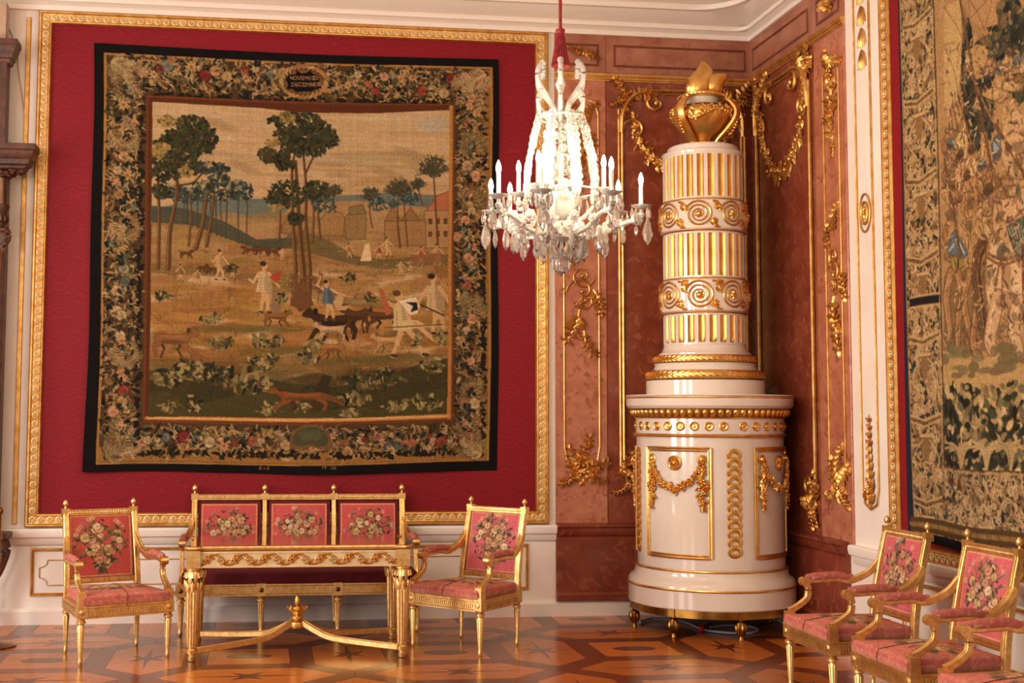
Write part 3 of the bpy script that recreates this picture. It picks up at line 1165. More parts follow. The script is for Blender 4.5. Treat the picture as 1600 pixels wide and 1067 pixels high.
    def man(self, x, y, h, skin, cloth, lean=0.0, stride=.3, arm=None, pants=None, hair=(70, 45, 25), face=1):
        """small woven figure: x, y = feet centre, h = height in photo pixels"""
        L = lambda a, b: (x + a * h + lean * h * b, y - b * h)
        dk = tuple(c * .6 for c in cloth)
        for s in (-1, 1):
            self.line([L(0, .48), L(stride * .55 * s + .03, .26), L(stride * s, .0)], h * .10, pants or skin, w2=h * .055)
            self.line([L(stride * s, .01), L(stride * s + .06 * face, .0)], h * .05, (80, 50, 30))
        self.poly([L(-.10, .82), L(.10, .82), L(.15, .62), L(.17, .40), L(-.17, .40), L(-.12, .62)], cloth)
        self.poly([L(.02, .82), L(.10, .82), L(.15, .62), L(.17, .40), L(.04, .40)], dk, .45)
        for k in range(2):
            self.line([L(-.06 + k * .07, .70), L(-.09 + k * .12, .42)], h * .016, dk, .5)
        self.line([L(0, .84), L(0, .9)], h * .07, skin)
        for (a, b, c, d) in (arm or [(-.22, .60, -.30, .66), (.22, .62, .30, .52)]):
            self.line([L(-.1 if a < 0 else .1, .78), L(a, b), L(c, d)], h * .07, skin, w2=h * .045)
        self.ell(*L(.01, .94), h * .062, h * .075, skin)
        self.ell(*L(-.015 * face, .975), h * .065, h * .05, hair)

    def beast(self, x, y, L, h, col, face=-1, legs=True, tail=True):
        """four-footed animal seen from the side, from an outline"""
        dk = tuple(q * .6 for q in col)
        O = [(-.62, .80), (-.56, .90), (-.47, .97), (-.44, .90), (-.36, .82), (-.22, .76), (-.05, .72), (.15, .73), (.34, .77), (.44, .72), (.47, .60), (.44, .47), (.50, .32), (.45, .04), (.38, .04),
             (.41, .28), (.32, .40), (.22, .47), (.0, .42), (-.16, .42), (-.24, .30), (-.36, .20), (-.44, .02), (-.51, .04), (-.43, .24), (-.35, .42), (-.37, .56), (-.44, .66), (-.54, .68), (-.64, .73)]
        if legs:
            for pts in ([(.30, .5), (.22, .28), (.30, .02)], [(-.22, .5), (-.10, .26), (-.20, .04)]):
                self.line([(x - face * a * L, y - b * h) for a, b in pts], L * .075, dk, w2=L * .04)
        self.poly([(x - face * a * L, y - b * h) for a, b in O], col)
        self.line([(x - face * a * L, y - b * h) for a, b in O], .9, dk, .7)
        self.ell(x, y - h * .49, L * .30, h * .06, dk, alpha=.5)
        self.ell(x, y - h * .66, L * .32, h * .05, tuple(min(255, q * 1.25) for q in col), alpha=.5)
        self.ell(x - face * .36 * L * -1, y - h * .86, L * .05, h * .09, dk)
        if tail:
            self.line([(x - face * L * .44, y - h * .70), (x - face * L * .58, y - h * .86), (x - face * L * .66, y - h * .80)], L * .05, col, w2=L * .02)

    def finish(self, grain=9.0, weave=5.0):
        n = self.np.normal(0, 1, (self.H, self.W, 1))
        row = self.np.normal(0, 1, (1, self.W, 1))
        col = self.np.normal(0, 1, (self.H, 1, 1))
        k = 1 + (n * grain + (row + col) * weave * .5) / 160.0
        return np.clip(self.a * k, 0, 255) / 255.0


def to_linear(a):
    return np.where(a <= .04045, a / 12.92, ((a + .055) / 1.055) ** 2.4)


def painted_mesh(name, img, surf, parent=None, cols=None, back=None, material='woven_picture', label=None, gain=1.0, skirt=None):
    """a grid whose vertices carry the picture; surf(s, t) -> xyz with s, t in 0..1 (t downwards)"""
    H, W = img.shape[:2]
    cols = np.arange(W) if cols is None else np.array(cols)
    S, Tt = np.meshgrid(cols / (W - 1), np.arange(H) / (H - 1))
    X, Y, Z = surf(S, Tt)
    co = np.stack([X, Y, Z], -1).reshape(-1, 3)
    n = len(cols)
    idx = np.arange(H * n).reshape(H, n)
    quads = np.stack([idx[:-1, :-1], idx[1:, :-1], idx[1:, 1:], idx[:-1, 1:]], -1).reshape(-1, 4)
    lin = to_linear(img[:, cols]) * gain
    rgba = np.concatenate([lin, np.ones(lin.shape[:2] + (1,))], -1).reshape(-1, 4)
    if skirt is not None:             # turn the edge back so that the cloth has thickness
        loop = np.concatenate([idx[0, :], idx[1:, -1], idx[-1, -2::-1], idx[-2:0:-1, 0]])
        base = len(co)
        co = np.concatenate([co, co[loop] + np.array(skirt)])
        rgba = np.concatenate([rgba, rgba[loop]])
        m = len(loop)
        k = np.arange(m)
        quads = np.concatenate([quads, np.stack([loop, loop[(k + 1) % m], base + (k + 1) % m, base + k], -1)])
    me = bpy.data.meshes.new(name)
    me.vertices.add(len(co))
    me.vertices.foreach_set('co', co.astype(np.float32).ravel())
    me.loops.add(quads.size)
    me.loops.foreach_set('vertex_index', quads.astype(np.int32).ravel())
    me.polygons.add(len(quads))
    me.polygons.foreach_set('loop_start', np.arange(0, quads.size, 4, dtype=np.int32))
    me.update(calc_edges=True)
    at = me.color_attributes.new('thread', 'FLOAT_COLOR', 'POINT')
    at.data.foreach_set('color', rgba.astype(np.float32).ravel())
    me.polygons.foreach_set('use_smooth', [True] * len(quads))
    me.materials.append(MATS[material])
    return link(name, me, parent, label)


# ------------------------------------------------------------------ the hunting tapestry on the back wall
HU0, HU1, HV0, HV1 = -1.378, 1.868, 1.148, 4.528
HW, HH = 610, 640


def h_tf(x, y):
    u, v = bw(x, y)
    return (u - HU0) / (HU1 - HU0) * HW, (HV1 - v) / (HV1 - HV0) * HH


c = Canvas(HW, HH, (16, 11, 12), h_tf, HW / 630.0, 7)
R = c.r
OUT = [(163, 84), (768, 107), (764, 722), (152, 727)]
c.poly(OUT, (172, 122, 58))
c.poly([(167, 88), (764, 110), (760, 719), (156, 724)], (84, 60, 34))
c.poly([(156, 700), (760, 697), (760, 719), (156, 723)], (160, 110, 52))
c.poly([(742, 112), (764, 111), (760, 719), (742, 719)], (150, 102, 50))
# acanthus in the corners, then fruit and flower garlands all round
CREAM, DK = (196, 164, 116), (40, 28, 18)
BROWNS = [(70, 50, 28), (52, 40, 24), (88, 64, 34), (120, 90, 52), (60, 58, 34)]
TANS = [(176, 140, 92), (150, 116, 72), (190, 152, 104), (132, 100, 60)]
c.set_clip(OUT)


def band(x0, y0, x1, y1, t, n, nf, vivid, dk):
    """garland between two points of the border, half-thickness t"""
    L = math.hypot(x1 - x0, y1 - y0)
    dx, dy = (x1 - x0) / L, (y1 - y0) / L
    def at(a, b):
        return x0 + dx * a * L - dy * b * t, y0 + dy * a * L + dx * b * t
    for k in range(n):
        p = at(R.random(), R.uniform(-1.05, 1.05))
        cc = R.choice(BROWNS + TANS) if R.random() > dk else R.choice([(28, 24, 18), (34, 36, 26), (24, 30, 34)])
        s = R.uniform(3, 6.5)
        c.ell(*p, s, s * R.uniform(.25, .5), c.jit(cc), R.uniform(0, pi))
    for k in range(n // 3):
        p = at(R.random(), R.uniform(-1, 1))
        a = R.uniform(0, 2 * pi)
        q = (p[0] + 6 * cos(a), p[1] + 6 * sin(a))
        q2 = (q[0] + 5 * cos(a + 1), q[1] + 5 * sin(a + 1))
        c.line([p, q, q2], 1.8, c.jit(R.choice(TANS + [CREAM])), w2=.8)
    for k in range(nf):
        p = at((k + R.random()) / nf, R.gauss(0, .34))
        r = R.uniform(5, 10)
        z = R.random()
        if z < .30:
            col = (192, 158, 114)
        elif z < .5:
            col = (196, 140, 100)
        elif z < .5 + vivid:
            col = R.choice([(150, 62, 46), (168, 92, 68), (128, 48, 40)])
        elif z < .62 + vivid:
            col = R.choice([(118, 118, 102), (96, 100, 90), (146, 132, 100)])
        else:
            col = R.choice([(176, 136, 86), (160, 118, 76), (188, 150, 96)])
        (c.rose if R.random() < .72 else c.daisy)(*p, r, col)
        for q in range(5):
            a = R.uniform(0, 2 * pi)
            s = R.uniform(3, 6)
            c.ell(p[0] + r * 1.25 * cos(a), p[1] + r * 1.25 * sin(a), s, s * .42, c.jit(R.choice([(40, 40, 26), (86, 82, 50), (150, 130, 84), (30, 34, 30)])), a)


band(200, 112, 740, 138, 26, 1150, 50, .08, .32)
band(196, 130, 186, 690, 27, 1000, 48, .10, .34)
band(735, 140, 733, 690, 22, 900, 46, .22, .36)
band(190, 692, 735, 688, 23, 950, 56, .24, .34)
# dark leaf fringes along the inner edge of the top and the sides
for k in range(110):
    t = R.random()
    x, y = 240 + 460 * t, 149 + 12 * t + R.uniform(-4, 3)
    c.ell(x, y, R.uniform(3, 5), 2.0, (30, 24, 18), R.uniform(-.8, .8))
for k in range(150):
    y = R.uniform(160, 700)
    c.ell(223 - (y - 160) * .012 + R.uniform(-6, 2), y, R.uniform(2.5, 4.5), 2.2, (34, 24, 16), R.uniform(0, pi))
    x = R.uniform(200, 735)
    c.ell(x, 709 + R.uniform(-4, 3), R.uniform(2.5, 4.5), 2.2, (34, 26, 18), R.uniform(0, pi))
    y = R.uniform(300, 700)
    c.ell(754 + R.uniform(-4, 3), y, R.uniform(2.5, 4.5), 2.2, (34, 26, 18), R.uniform(0, pi))
for cx, cy, sx, sy in ((168, 716, 1, -1), (752, 712, -1, -1), (174, 98, 1, 1), (757, 118, -1, 1)):
    for a, b in ((52, 14), (40, 44), (12, 56), (30, 24)):
        c.acanthus([(cx, cy), (cx + sx * a * .5, cy + sy * b * .35), (cx + sx * a, cy + sy * b)], 9, CREAM if R.random() < .6 else (150, 122, 78), (70, 50, 28))
for y in (205, 350, 545):
    c.acanthus([(170, y), (190, y + 24), (214, y + 12), (206, y - 8)], 8, (170, 138, 92), (66, 48, 28))
for y in (215, 300, 470, 600):
    c.acanthus([(756, y + 30), (742, y), (722, y + 8), (726, y + 26)], 8, (150, 122, 76), (50, 40, 24))
# cartouche with the months, shell at the foot
c.ell(474, 126, 38, 27, (128, 90, 50))
for k in range(26):
    a = 2 * pi * k / 26
    c.ell(474 + 34 * cos(a), 126 + 23 * sin(a), 6, 3, c.jit((176, 132, 80), 22), a + .9)
    c.ell(474 + 31 * cos(a), 126 + 20 * sin(a), 4, 1.2, (70, 44, 24), a + .9)
c.poly([(446, 122), (452, 115), (462, 114), (464, 108), (470, 113), (479, 112), (485, 108), (488, 113), (497, 116), (500, 121), (498, 128), (501, 136), (492, 138), (488, 141), (462, 142), (456, 137), (448, 138), (450, 130)], (14, 10, 14))
c.text(453.5, 117, 'NOVEMBER', (206, 150, 92), 1.25, .76)
c.text(455.0, 127.2, 'DECEMBER', (206, 150, 92), 1.25, .76)
c.poly([(452, 697), (453, 680), (460, 668), (474, 660), (490, 659), (506, 665), (515, 676), (519, 692), (516, 697), (500, 699), (486, 694), (470, 699)], (116, 84, 50))
c.poly([(457, 690), (458, 679), (466, 669), (480, 663), (494, 664), (506, 670), (513, 684), (510, 692), (498, 695), (486, 690), (470, 694)], (74, 76, 50))
for k in range(9):
    c.ell(470 + 3.6 * k, 676 + .3 * abs(k - 4) ** 1.5, 2.2, 9, (96, 98, 66), (k - 4) * .14, .5)
c.clip = None
c.text(405, 726.4, 'S', (190, 170, 120), .95, .8)
c.ell(413, 729, 1.6, 1.6, (200, 40, 50))
c.text(417, 726.4, 'S', (190, 170, 120), .95, .8)
c.text(502, 725.6, 'IT VII'.replace('II', 'H'), (196, 176, 120), .95, .78)
# inner moulding of the picture
INN = [(229, 150), (709, 164), (706, 659), (223, 662)]
c.poly(INN, (120, 62, 30))
c.poly([(231, 153), (706, 166), (703, 656), (226, 659)], (92, 46, 22))
c.poly([(700, 166), (706, 166), (703, 656), (697, 656)], (188, 128, 60))
c.poly([(227, 652), (703, 648), (703, 655), (226, 658)], (196, 132, 66))
c.poly([(230, 654), (700, 650), (700, 652), (230, 656)], (226, 180, 120))
SC = [(238, 160), (404, 167), (470, 174), (590, 176), (701, 173), (697, 647), (560, 650), (400, 649), (232, 653)]
c.poly(SC, (198, 164, 122))
c.set_clip(SC)
# sky with streaky clouds
for k in range(130):
    y = R.uniform(165, 312)
    x = R.uniform(240, 700)
    t = (y - 165) / 150
    col = R.choice([(206, 176, 140), (196, 160, 116), (188, 150, 102), (208, 182, 150)]) if t < .45 else R.choice([(184, 148, 98), (172, 132, 82), (190, 152, 104), (158, 126, 88), (168, 150, 118)])
    c.ell(x, y, R.uniform(20, 70), R.uniform(1.5, 5), c.jit(col, 8), R.uniform(-.06, .06), .5, 3)
c.ell(675, 195, 22, 12, (170, 172, 158), 0, .6, 8)
for x, y in ((345, 195), (640, 240), (600, 268), (380, 260)):
    c.ell(x, y, 26, 7, (146, 118, 82), .3, .5, 6)
# far blue hills, ground
c.poly([(232, 330), (300, 312), (420, 308), (520, 304), (610, 300), (700, 308), (700, 360), (232, 372)], (104, 112, 104))
c.poly([(470, 312), (560, 312), (640, 322), (700, 330), (700, 420), (232, 430), (232, 360), (330, 350), (420, 345)], (168, 130, 84))
GR = [(340, (160, 124, 78)), (400, (156, 116, 66)), (450, (160, 116, 62)), (500, (166, 116, 58)), (545, (158, 108, 52)), (580, (104, 80, 40)), (600, (74, 62, 32)), (660, (58, 52, 28))]
for k in range(700):
    y = 335 + 320 * R.random()
    for a, b in zip(GR[:-1], GR[1:]):
        if a[0] <= y <= b[0]:
            t = (y - a[0]) / (b[0] - a[0])
            col = tuple(p + (q - p) * t for p, q in zip(a[1], b[1]))
    if y < 345:
        col = GR[0][1]
    c.ell(R.uniform(230, 705), y, R.uniform(14, 46), R.uniform(3, 9), c.jit(col, 16), R.uniform(-.2, .12), .75, 3)
# slopes
c.poly([(232, 322), (290, 326), (350, 345), (400, 372), (470, 368), (470, 380), (420, 392), (360, 374), (300, 352), (232, 348)], (62, 70, 58), .85)
c.poly([(455, 350), (510, 372), (556, 398), (600, 404), (700, 398), (700, 412), (600, 420), (540, 408), (480, 392), (440, 384)], (92, 82, 50), .7)
c.poly([(232, 412), (330, 420), (420, 428), (470, 440), (540, 462), (640, 470), (700, 470), (700, 478), (610, 482), (520, 474), (440, 448), (340, 432), (232, 428)], (112, 92, 48), .55)
for y, x0, x1 in ((512, 300, 470), (545, 380, 530), (520, 600, 690), (560, 480, 690)):
    c.ell((x0 + x1) / 2, y, (x1 - x0) / 2, 6, (92, 84, 42), -.03, .7, 5)
c.poly([(232, 596), (300, 578), (380, 582), (450, 596), (520, 602), (600, 588), (660, 566), (700, 560), (700, 652), (232, 656)], (62, 56, 28), .9)
c.poly([(232, 622), (330, 628), (420, 600), (470, 640), (600, 632), (700, 604), (700, 652), (232, 656)], (80, 74, 36), .6)
for k in range(900):
    y = R.uniform(385, 648)
    x = R.uniform(236, 700)
    dkk = R.random() < .55
    base = (96, 74, 40) if y < 575 else (44, 40, 24)
    lite = (190, 146, 86) if y < 575 else (104, 92, 50)
    l = R.uniform(3, 11)
    c.line([(x, y), (x + l, y + R.uniform(-1.5, 1.5))], R.uniform(.7, 1.8), c.jit(base if dkk else lite), R.uniform(.25, .6))
for k in range(260):
    x, y = R.uniform(236, 700), R.uniform(400, 600)
    for q in range(3):
        c.line([(x, y), (x + R.uniform(-3, 3), y - R.uniform(3, 8))], .8, c.jit(R.choice([(84, 72, 38), (150, 128, 78), (112, 96, 52)])), .7)
# houses and ricks
for pts, col in (([(664, 330), (682, 306), (700, 300), (700, 336)], (176, 104, 68)), ([(662, 330), (700, 330), (700, 388), (662, 388)], (172, 130, 86)),
                 ([(600, 345), (612, 322), (626, 345)], (150, 108, 68)), ([(626, 345), (640, 324), (656, 345)], (140, 104, 64)), ([(600, 345), (664, 345), (664, 384), (600, 384)], (156, 116, 72)),
                 ([(538, 338), (552, 324), (568, 326), (572, 340), (570, 372), (540, 372)], (146, 112, 68)), ([(500, 340), (512, 328), (534, 330), (538, 342), (536, 366), (500, 366)], (158, 118, 72)),
                 ([(545, 322), (566, 318), (572, 332), (546, 334)], (128, 108, 70)), ([(440, 350), (452, 338), (470, 342), (470, 362), (440, 362)], (150, 108, 64))):
    c.poly(pts, col)
    c.line(pts + [pts[0]], 1.2, tuple(q * .6 for q in col), .8)
for x in (668, 680, 692):
    for y in (342, 362):
        c.poly([(x, y), (x + 6, y), (x + 6, y + 9), (x, y + 9)], (92, 64, 40))
# trees
GREEN, GOLD = [(50, 50, 30), (60, 58, 34), (42, 44, 30), (70, 66, 38)], [(150, 122, 64), (168, 138, 76), (120, 102, 52)]
BLUE = [(60, 74, 74), (74, 88, 84), (48, 62, 62)]
TR, TRL = (88, 58, 32), (150, 104, 62)


def trunk(pts, w, w2):
    c.line(pts, w, TR, w2=w2, smooth=True)
    c.line([(x - w * .22, y) for x, y in pts], w * .35, TRL, .8, w2=w2 * .3, smooth=True)


for x in (300, 308, 316, 330, 338, 346, 352, 372, 384, 286, 292):
    c.line([(x, 350 + (x - 290) * .35), (x + R.uniform(-3, 3), 318), (x + R.uniform(-4, 4), 296)], 2.4, R.choice([(84, 70, 48), (70, 66, 52)]), .9)
for x, y, rx, ry in ((330, 300, 40, 14), (290, 306, 34, 12), (376, 296, 20, 16), (264, 300, 26, 12)):
    c.foliage(x, y, rx, ry, 110, BLUE + GREEN[:1], 3.4, [(130, 124, 92)])
trunk([(262, 420), (265, 360), (276, 300), (272, 240), (270, 205)], 8, 3)
trunk([(246, 420), (248, 340), (246, 280), (250, 240)], 6, 3)
trunk([(305, 388), (316, 350), (322, 310), (330, 280)], 8, 3)
trunk([(322, 384), (330, 340), (334, 300)], 6, 3)
trunk([(294, 384), (298, 330), (296, 300)], 4, 2)
c.line([(276, 290), (300, 286), (316, 270)], 3, TR, smooth=True)
for x, y, rx, ry, n in ((262, 252, 26, 16, 130), (258, 272, 24, 12, 90), (300, 196, 26, 16, 150), (318, 214, 22, 18, 140), (282, 214, 30, 12, 110), (280, 236, 34, 14, 130), (306, 232, 16, 10, 60), (262, 222, 24, 10, 80), (294, 260, 22, 14, 90), (322, 226, 14, 12, 60), (250, 300, 14, 10, 50)):
    c.foliage(x, y, rx, ry, n, GREEN, 3.8, GREEN + [(82, 76, 40)])
for x, y, rx, ry, n in ((252, 232, 12, 8, 50), (262, 190, 14, 9, 50), (246, 240, 10, 8, 34), (290, 268, 12, 8, 30)):
    c.foliage(x, y, rx, ry, n, GOLD, 3.4)
for x, y, rx, ry, n in ((328, 262, 22, 10, 90), (342, 280, 16, 10, 70), (318, 292, 18, 10, 70), (348, 262, 10, 6, 34)):
    c.foliage(x, y, rx, ry, n, BLUE + GREEN, 3.6, [(170, 152, 104), (150, 136, 92)])
# central tree group
for pts, w, w2 in (([(470, 478), (474, 430), (470, 380), (466, 320), (462, 250)], 12, 4), ([(458, 468), (462, 420), (458, 350), (456, 270), (460, 240)], 8, 3), ([(482, 472), (484, 420), (478, 350), (478, 290), (474, 240)], 8, 3), ([(500, 372), (497, 330), (500, 300)], 4, 2), ([(488, 376), (490, 330), (486, 310)], 4, 2), ([(436, 372), (438, 336), (436, 316)], 4, 2)):
    trunk(pts, w, w2)
c.poly([(452, 474), (466, 440), (480, 440), (490, 474), (474, 482)], (110, 72, 42))
c.line([(478, 268), (492, 240), (508, 232)], 3, TR, smooth=True)
for x, y, rx, ry, n in ((466, 190, 36, 20, 260), (450, 212, 22, 14, 110), (500, 206, 20, 18, 150), (515, 214, 14, 14, 80), (468, 222, 30, 20, 200), (418, 240, 14, 12, 70), (436, 244, 18, 9, 70), (446, 256, 14, 8, 50), (428, 186, 10, 6, 26), (490, 230, 18, 12, 80), (448, 300, 30, 22, 160), (462, 338, 12, 10, 60), (430, 310, 16, 7, 40), (496, 296, 22, 16, 130)):
    c.foliage(x, y, rx, ry, n, GREEN, 3.8, GREEN + [(86, 80, 42)])
for x, y, rx, ry, n in ((448, 182, 12, 8, 36), (426, 222, 12, 7, 30), (432, 322, 14, 6, 26)):
    c.foliage(x, y, rx, ry, n, GOLD, 3.2)
# bare trees on the right, blue trees mid
for bx, by, hx, hy, rr, n in ((680, 402, 676, 270, 26, 90), (620, 386, 622, 300, 22, 80), (577, 354, 578, 306, 16, 60), (655, 320, 652, 292, 14, 40), (520, 330, 522, 300, 14, 50), (632, 386, 628, 296, 14, 40)):
    trunk([(bx + 4, by), (bx, (by + hy) / 2), (hx, hy)], 4.2 if rr > 20 else 2.6, 2)
    for k in range(n):
        a = R.uniform(-.2, pi + .2)
        l = rr * R.uniform(.5, 1.15)
        m_ = (hx + l * .5 * cos(a), hy - l * .4 * sin(a))
        c.line([(hx, hy + 6 * R.random()), m_, (hx + l * cos(a), hy - l * sin(a) * R.uniform(.8, 1.2))], 1.1, c.jit((74, 66, 44), 12), .85)
    c.foliage(hx, hy - rr * .3, rr * .8, rr * .6, n, [(70, 68, 46), (84, 78, 50), (58, 62, 52)], 2.4)
for x, y, rx, ry in ((505, 318, 20, 12), (598, 318, 24, 10), (640, 310, 16, 10)):
    c.foliage(x, y, rx, ry, 70, BLUE, 2.6)
# cattle, shepherds, field hands
for x, y, L in ((290, 404, 20), (390, 396, 24), (410, 396, 24), (426, 398, 20), (330, 428, 16), (316, 426, 14)):
    c.beast(x, y, L, 14, (104, 66, 36), R.choice((-1, 1)))
SKIN, WHITE = (206, 160, 112), (204, 172, 126)
for x, y, h, cl in ((342, 436, 46, (198, 158, 110)), (362, 434, 22, (210, 186, 150)), (280, 440, 26, (150, 100, 60)), (306, 446, 26, (172, 130, 84)), (440, 404, 20, (196, 166, 120)), (545, 402, 24, (176, 120, 72)), (590, 404, 24, (160, 84, 54)), (606, 400, 30, (206, 164, 112)), (626, 430, 24, (196, 160, 116)), (655, 416, 30, (172, 86, 56)), (682, 416, 34, (190, 146, 98)), (640, 424, 20, (186, 150, 106))):
    c.man(x, y, h, SKIN, cl, stride=.14, lean=R.uniform(-.1, .1))
c.poly([(562, 406), (570, 380), (576, 378), (580, 406)], (216, 186, 140))
c.poly([(640, 398), (690, 396), (690, 412), (640, 414)], (140, 92, 56), .8)
# man with the jacket, hound at his feet
c.man(412, 486, 78, SKIN, WHITE, stride=.08, hair=(60, 44, 28))
c.poly([(420, 430), (440, 420), (438, 432), (430, 440)], (172, 66, 46))
c.poly([(424, 448), (440, 450), (438, 490), (424, 484)], (140, 110, 76))
c.beast(432, 508, 40, 28, (132, 88, 46), 1)
c.beast(270, 560, 66, 50, (140, 94, 52), 1, tail=False)
c.line([(290, 545), (322, 562), (334, 560)], 9, (140, 94, 52), w2=3, smooth=True)
# boar at bay, hounds, hunters
for k in range(70):
    c.ell(478 + R.uniform(-24, 24), 440 + R.uniform(-14, 14), 4, 1.6, c.jit((110, 76, 42)), R.uniform(0, pi))
c.beast(520, 530, 76, 54, (62, 40, 24), -1)
c.beast(516, 532, 46, 34, (188, 150, 112), -1)
c.beast(556, 520, 40, 50, (84, 54, 30), -1)
c.beast(604, 552, 44, 36, (188, 144, 92), -1)
c.beast(600, 512, 60, 34, (92, 60, 34), -1)
c.beast(518, 560, 44, 34, (160, 108, 60), -1)
c.man(515, 496, 60, SKIN, (92, 108, 122), lean=-.1, stride=.1, arm=[(-.25, .9, -.1, 1.1), (.3, .66, .45, .62)])
c.poly([(520, 470), (528, 458), (536, 462), (534, 476), (548, 474), (540, 482), (526, 482)], (196, 156, 110))
c.line([(503, 428), (496, 470)], 1.6, (110, 76, 44))
c.man(636, 555, 100, SKIN, (206, 178, 128), lean=-.16, stride=.24, arm=[(-.2, .84, -.34, .98), (.1, .58, .12, .5)], hair=(96, 62, 34))
c.poly([(590, 448), (598, 452), (612, 488), (602, 492)], (172, 92, 60))
c.poly([(622, 470), (648, 464), (656, 476), (650, 490), (640, 492)], (226, 206, 170))
c.poly([(632, 472), (650, 472), (652, 484), (640, 488), (644, 478)], (34, 38, 46))
c.poly([(624, 500), (650, 500), (662, 508), (640, 514), (620, 516)], (206, 178, 128))
c.line([(648, 506), (668, 524), (676, 532)], 8, SKIN, w2=5, smooth=True)
c.man(683, 522, 92, SKIN, (204, 168, 124), lean=-.1, stride=.10, arm=[(-.2, .66, -.28, .52), (.2, .62, .24, .5)], hair=(50, 34, 22))
c.line([(600, 511), (690, 508)], 1.6, (100, 64, 36))
c.line([(655, 476), (692, 494)], 2.4, (70, 48, 30))
# undergrowth
DKG, LT = [(56, 52, 30), (70, 64, 36), (46, 44, 28), (86, 76, 42)], [(146, 124, 78), (166, 144, 94), (120, 104, 62)]


def plant(x, y, s, n, dark=.5):
    for k in range(n):
        a = -pi / 2 + R.uniform(-1.25, 1.25)
        l = s * R.uniform(.4, 1)
        tip = (x + l * cos(a), y + l * sin(a))
        c.line([(x + R.uniform(-s, s) * .3, y), ((x + tip[0]) / 2 + R.uniform(-3, 3), (y + tip[1]) / 2), tip], 1.2, c.jit((90, 76, 42)))
        for q in range(5):
            t = R.uniform(.3, 1)
            ls = s * R.uniform(.14, .24)
            c.ell(x + l * t * cos(a) + R.uniform(-.15, .15) * s, y + l * t * sin(a) + R.uniform(-.1, .1) * s, ls, ls * .42, c.jit(R.choice(DKG if R.random() < dark else LT)), R.uniform(0, pi))


for x, y, s, n, d in ((262, 604, 34, 16, .4), (300, 592, 34, 18, .5), (340, 600, 36, 20, .8), (390, 612, 40, 22, .5), (410, 576, 30, 14, .7), (345, 545, 26, 16, .3), (410, 540, 26, 12, .3), (330, 505, 20, 10, .3), (430, 540, 22, 10, .4), (480, 566, 26, 12, .3), (490, 545, 22, 10, .2), (470, 640, 22, 10, .6), (552, 632, 30, 18, .5), (560, 606, 34, 18, .8), (546, 650, 22, 12, .2), (600, 602, 34, 20, .7), (620, 642, 24, 12, .4), (664, 640, 28, 16, .4), (676, 584, 26, 12, .5), (650, 540, 22, 8, .3), (688, 540, 24, 10, .2), (360, 424, 16, 8, .8), (545, 436, 16, 10, .8), (440, 470, 20, 10, .5), (300, 640, 26, 12, .5), (264, 646, 20, 8, .3), (420, 645, 22, 10, .3), (250, 470, 20, 8, .5), (580, 470, 16, 8, .8)):
    plant(x, y, s, n, d)
for x, y in ((500, 610), (600, 590), (330, 600)):
    for k in range(8):
        a = -pi / 2 + R.uniform(-1.2, 1.2)
        c.line([(x, y + 20), (x + 14 * cos(a), y - 10), (x + 34 * cos(a), y - 6 + 10 * R.random())], 1.4, (54, 50, 28), smooth=True)
c.poly([(492, 602), (505, 582), (518, 586), (512, 604), (520, 612), (500, 612)], (56, 46, 28))
c.beast(470, 640, 86, 40, (132, 78, 36), -1, tail=False)
c.line([(505, 616), (524, 622), (536, 630)], 10, (116, 74, 38), w2=4, smooth=True)
c.clip = None
g_ = c.a.mean(axis=2, keepdims=True)
c.a = (g_ + (c.a - g_) * .92) * np.array([.87, .86, .82], np.float32)
himg = c.finish(11, 6)


def h_surf(s, t):
    wav = .010 * np.sin(s * 9 + t * 2) * (.3 + t) + .008 * np.sin(s * 23 + 1.3) * t
    u = HU0 + (HU1 - HU0) * s + .016 * np.sin(t * pi) * (s < .5) * (.5 - s) * 2 + .006 * np.sin(t * 11) * (np.abs(s - .5) * 2) ** 4
    v = HV1 - (HV1 - HV0) * t - .020 * np.sin(s * pi) * (1 - t) + .014 * np.sin(s * 7.5 + .6) * t
    return u, -(.034 + wav), v


tag(painted_mesh('hunting_tapestry', himg, h_surf, skirt=(0, .012, 0)), 'wide woven tapestry of a boar hunt with flower border hanging on red damask', 'tapestry')

# ------------------------------------------------------------------ the battle tapestry on the right wall
QU0, QU1, QV0, QV1 = 2.605, 6.44, .835, 4.66
QW, QH = 620, 600


def q_tf(x, y):
    u, v = rw(x, y, .03)
    return (u - QU0) / (QU1 - QU0) * QW, (QV1 - v) / (QV1 - QV0) * QH


c = Canvas(QW, QH, (170, 128, 78), None, 1.0, 19)
R = c.r
PXM = QW / (QU1 - QU0)          # canvas pixels per metre


def bfill(x0, y0, x1, y1, n):     # grotesque border ornament, canvas coordinates
    for k in range(n):
        x, y = R.uniform(x0, x1), R.uniform(y0, y1)
        col = R.choice([(58, 50, 36), (72, 66, 48), (44, 48, 44), (104, 78, 46), (134, 100, 60), (190, 150, 96), (204, 166, 112), (182, 138, 84), (150, 110, 66)])
        s = R.uniform(2.2, 5.0)
        c.ell(x, y, s, s * R.uniform(.3, .6), c.jit(col), R.uniform(0, pi), raw=True)
    for k in range(n // 6):
        x, y = R.uniform(x0, x1), R.uniform(y0, y1)
        a, r = R.uniform(0, 6), R.uniform(3, 6)
        c.line([(x + r * (1 - q / 9) * cos(a + q * .8), y + r * (1 - q / 9) * sin(a + q * .8)) for q in range(8)], 1.1, c.jit((212, 174, 118)), raw=True)


